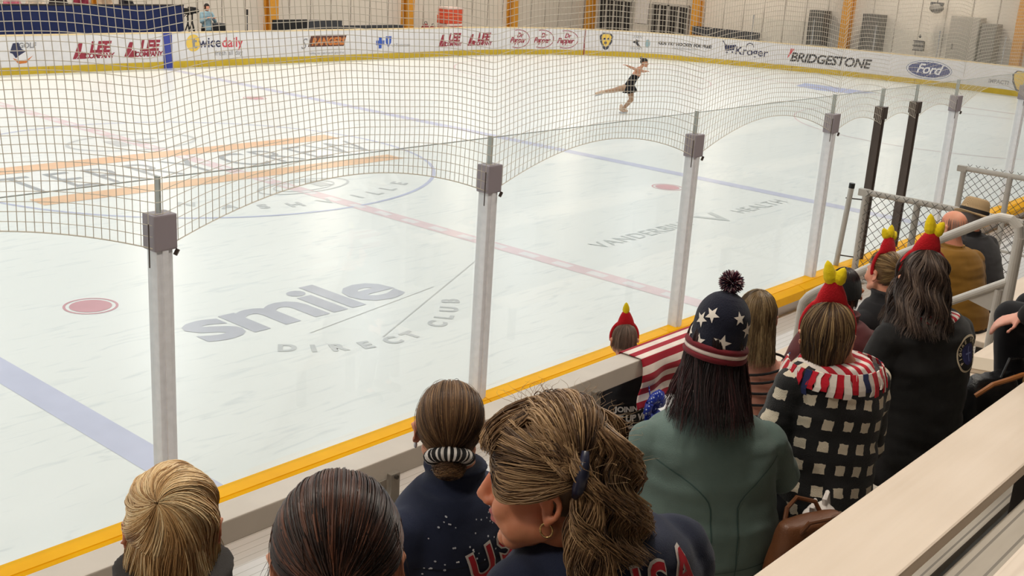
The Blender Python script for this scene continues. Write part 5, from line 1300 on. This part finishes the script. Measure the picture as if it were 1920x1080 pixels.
# ---- papers and cup on the seat beyond the black jacket
g = setp(empty('notebook', (-6.55,-3.68,2.362), radians(20)), 'pale notebook lying on the seat by the hand rail', 'notebook')
bm = B(); box(bm,-.10,.10,-.08,.08,0,.02,.003); obj('pages', bm, mat('paper_cream', (220,206,186), .8), g); bm = B(); box(bm,-.102,.102,-.082,.082,.02,.024); obj('cover', bm, mat('cover_beige', (196,180,158), .6), g)
# ---- skater on the ice
sa = Vector((.66,-.75,0)).normalized(); sc2 = Vector((.75,.66,0)).normalized(); s0 = Vector((13.54,12.94,0))
def SP(a, z, c=0): return s0+sa*a+sc2*c+Vector((0,0,z))
def SL(a, z, c=0): return sa*a+sc2*c+Vector((0,0,z))
bm = B()
limb(bm,[SL(.14,.72,.03),SL(.205,.40,.0),SL(-.03,.09,0)],[.092,.062,.038]); limb(bm,[SL(.06,.74,.0),SL(-.30,.62,-.02),SL(-.64,.55,-.02)],[.09,.060,.036])
cone(bm,SL(-.03,.09,0),SL(.03,.06,.05),.036,.03); cone(bm,SL(-.64,.55,-.02),SL(-.76,.51,-.02),.034,.026)
limb(bm,[SL(.11,.76),SL(.19,.94),SL(.29,1.10),SL(.345,1.22)],[.115,.098,.110,.085]); cone(bm,SL(.345,1.20),SL(.42,1.34),.05,.045)
limb(bm,[SL(.30,1.21,-.08),SL(.12,1.275,-.22),SL(-.03,1.34,-.35)],[.045,.035,.025]); limb(bm,[SL(.40,1.19,.08),SL(.50,1.15,.28),SL(.60,1.14,.48)],[.045,.035,.025])
SKM = Matrix.Translation(SL(.465,1.41,0)) @ Matrix.Rotation(atan2(-sa.x,sa.y)-.35,4,'Z') @ Matrix.Rotation(radians(-4),4,'X')
add_head(bm, SKM); add_hand(bm,SL(-.03,1.34,-.35),SL(-.15,.05,-.12)-SL(0,0,0),(0,0,-1),1,.25); add_hand(bm,SL(.60,1.14,.48),SL(.10,0,.2)-SL(0,0,0),(0,0,-1),-1,.25)
sk = link('person', remesh(bm,.0085,2), skin('skin_tan', (196,146,112)), None, True); sk.location = s0; setp(sk, 'figure skater in a black dress gliding on one leg across the far ice', 'person')
dr = cloth('dress_velvet', (22,20,24))
bm = B(); limb(bm,[SL(.105,.76),SL(.19,.94),SL(.275,1.07)],[.128,.112,.108]); cone(bm,SL(.13,.80),SL(.12,.70),.13,.15)
d_ = link('dress', remesh(bm,.01,2), dr, sk, True)
bm = B(); C0 = SL(.12,.80); ax = (SL(.16,.50)-SL(.10,.85)).normalized(); ua, ub = frame_of(ax); rows = []
for t in range(6):
    u = t/5; rows.append([bm.verts.new(C0+ax*(.20*u)+(ua*cos(a)+ub*sin(a))*(.125+.075*u+.016*u*sin(a*9))) for a in [2*pi*i/48 for i in range(48)]])
for A_, C_ in zip(rows, rows[1:]):
    for i in range(48): bm.faces.new((A_[i],A_[(i+1)%48],C_[(i+1)%48],C_[i]))
o = obj('skirt', bm, dr, sk, True); md = o.modifiers.new('s','SOLIDIFY'); md.thickness = .004
for s_ in (-1,1):
    bm = B(); tube(bm,[SL(.26,1.06,s_*.06),SL(.31,1.20,s_*.06),SL(.36,1.26,s_*.045),SL(.40,1.16,s_*.06)],.009,6); obj('strap', bm, dr, d_)
bm = B(); limb(bm,[SL(.14,.72,.03),SL(.205,.40,.0),SL(-.03,.09,0)],[.096,.066,.041]); limb(bm,[SL(.06,.74,.0),SL(-.30,.62,-.02),SL(-.64,.55,-.02)],[.094,.064,.039])
link('tights', remesh(bm,.009,2), cloth('tights_tan', (172,136,108), rough=.5), sk, True)
boot = mat('skate_boot', (206,176,150), .5); blade = mat('blade_steel', (190,194,200), .2, metal=.9)
for p, q, n in ((SL(-.06,.115,-.01),SL(.12,.075,.04),1),(SL(-.62,.555,-.02),SL(-.79,.50,-.02),2)):
    bm = B(); d = (q-p); cone(bm,p,p+d*.95,.048,.036); 
    up = Vector((0,0,1)) if n == 1 else SL(.25,.95)-SL(0,0); up = up.normalized()
    cone(bm,p,p+(Vector((.0,0,.10)) if n == 1 else SL(.11,.02)-SL(0,0)),.048,.046); ob = link('skate', remesh(bm,.008,2), boot, sk, True)
    bm = B(); dn = -up; a_ = p+dn*.048-d*.25; b_ = q+dn*.048+d*.02; w_ = d.cross(up).normalized()*.003
    a2 = a_+dn*.035; b2_ = b_+dn*.035
    if n == 1: a_.z = .042; b_.z = .042; a2.z = .005; b2_.z = .005
    V8 = [bm.verts.new(v+o_) for o_ in (w_,-w_) for v in (a_,b_,b2_,a2)]
    for f in ((0,1,2,3),(7,6,5,4),(0,4,5,1),(1,5,6,2),(2,6,7,3),(3,7,4,0)): bm.faces.new([V8[i] for i in f])
    obj('blade', bm, blade, ob)
random.seed(41)
hs_ = hairmat('hair_black', (16,14,14), (34,28,26), (64,54,48))
strands_mesh('hair', gather(700,(0,-.75,.66),1.02,1.07,.0022,-.06,spread=.01), hs_, sk, SKM, hair_cap(1.03,-.07,.055,.2))
bm = B(); ell(bm, shell(Vector((0,-.75,.66)),1.25), (.042,.042,.04)); o = obj('hair_bun', bm, mat('hair_black_plain', (28,24,24), .45), sk, True); o.matrix_local = SKM
# ---- camera operator on the far walkway
OB = Vector((10.78,28.45,0)); bm = B()
for s_ in (-1,1): limb(bm,[(s_*.10,0,.90),(s_*.12,.02,.48),(s_*.13,0,.08)],[.09,.065,.045]); cone(bm,(s_*.13,0,.05),(s_*.14,-.16,.035),.045,.035)
loft(bm,[((0,0,.86),.16,.11),((0,0,1.10),.15,.105),((0,0,1.32),.18,.115),((0,0,1.42),.15,.09),((0,0,1.47),.07,.06)])
OM = Matrix.Translation((0,-.03,1.60)) @ Matrix.Rotation(radians(170),4,'Z'); add_head(bm, OM); cone(bm,(0,0,1.43),(0,-.02,1.54),.052,.05)
for s_ in (-1,1): limb(bm,[(s_*.19,0,1.38),(s_*.27,-.10,1.14),(s_*.10,-.28,1.28)],[.055,.045,.03]); add_hand(bm,Vector((s_*.10,-.28,1.28)),(-s_*.3,-.8,.2),(0,0,-1),s_,.7)
op = link('person', remesh(bm,.012,2), SKIN, None, True); op.location = OB; setp(op, 'camera operator in a pale blue shirt standing behind the far boards', 'person')
bm = B(); loft(bm,[((0,0,.84),.185,.135),((0,0,1.10),.172,.125),((0,0,1.32),.20,.135),((0,0,1.43),.165,.105),((0,0,1.48),.08,.07)])
for s_ in (-1,1): limb(bm,[(s_*.19,0,1.38),(s_*.27,-.10,1.14),(s_*.15,-.23,1.23)],[.075,.062,.045])
me = remesh(bm,.012,3); wrinkle(me,.008); link('shirt', me, cloth('shirt_pale_blue', (150,180,192)), op, True)
bm = B()
for s_ in (-1,1): limb(bm,[(s_*.10,0,.90),(s_*.12,.02,.48),(s_*.13,0,.11)],[.105,.078,.065])
loft(bm,[((0,0,.80),.17,.13),((0,0,.92),.175,.13)]); link('trousers', remesh(bm,.014,3), jean, op, True)
strands_mesh('hair', meridian(400,(0,-.1,1),1.02,1.06,-.05,.01,.003,leave=-.3), hs_, op, OM, hair_cap(1.03,-.06,.055,.2))
# ---- spectators seated above the navy drape
g = setp(empty('spectator_bench', (4.5,29.35,1.33)), 'raised bench behind the navy drape holding the far spectators', 'bench')
bm = B(); box(bm,-5,5,-.2,.2,-.05,0,.01); obj('seat', bm, dgrey, g)
for k in range(4):
    bm = B(); box(bm,-4.6+3*k,-4.5+3*k,-.15,.15,-1.33,-.05); obj('leg', bm, dgrey, g)
random.seed(42)
for k, (x, c, lab) in enumerate(((3.7,(60,44,48),'dark plum'),(4.45,(214,120,136),'rose pink'),(5.2,(226,208,186),'cream'),(5.95,(48,40,44),'charcoal'),(6.7,(150,52,70),'crimson'),(7.5,(196,168,140),'sand'),(8.25,(40,38,44),'black'))):
    P_ = Seated('far spectator in a %s top seated behind the navy drape' % lab, (x,29.3,1.33), 180+rnd(-15,15), .76, 0, .05, voxel=.016)
    P_.dress(cloth('far_top_%d' % k, c), jean, name='top', voxel=.016, wr=.006, seed=k)
    P_.hair([], hs_, hair_cap(1.06,-.09,.055,rnd(.1,.9)))
# ---- small ornaments of ice wear: shallow skate marks are in the ice material
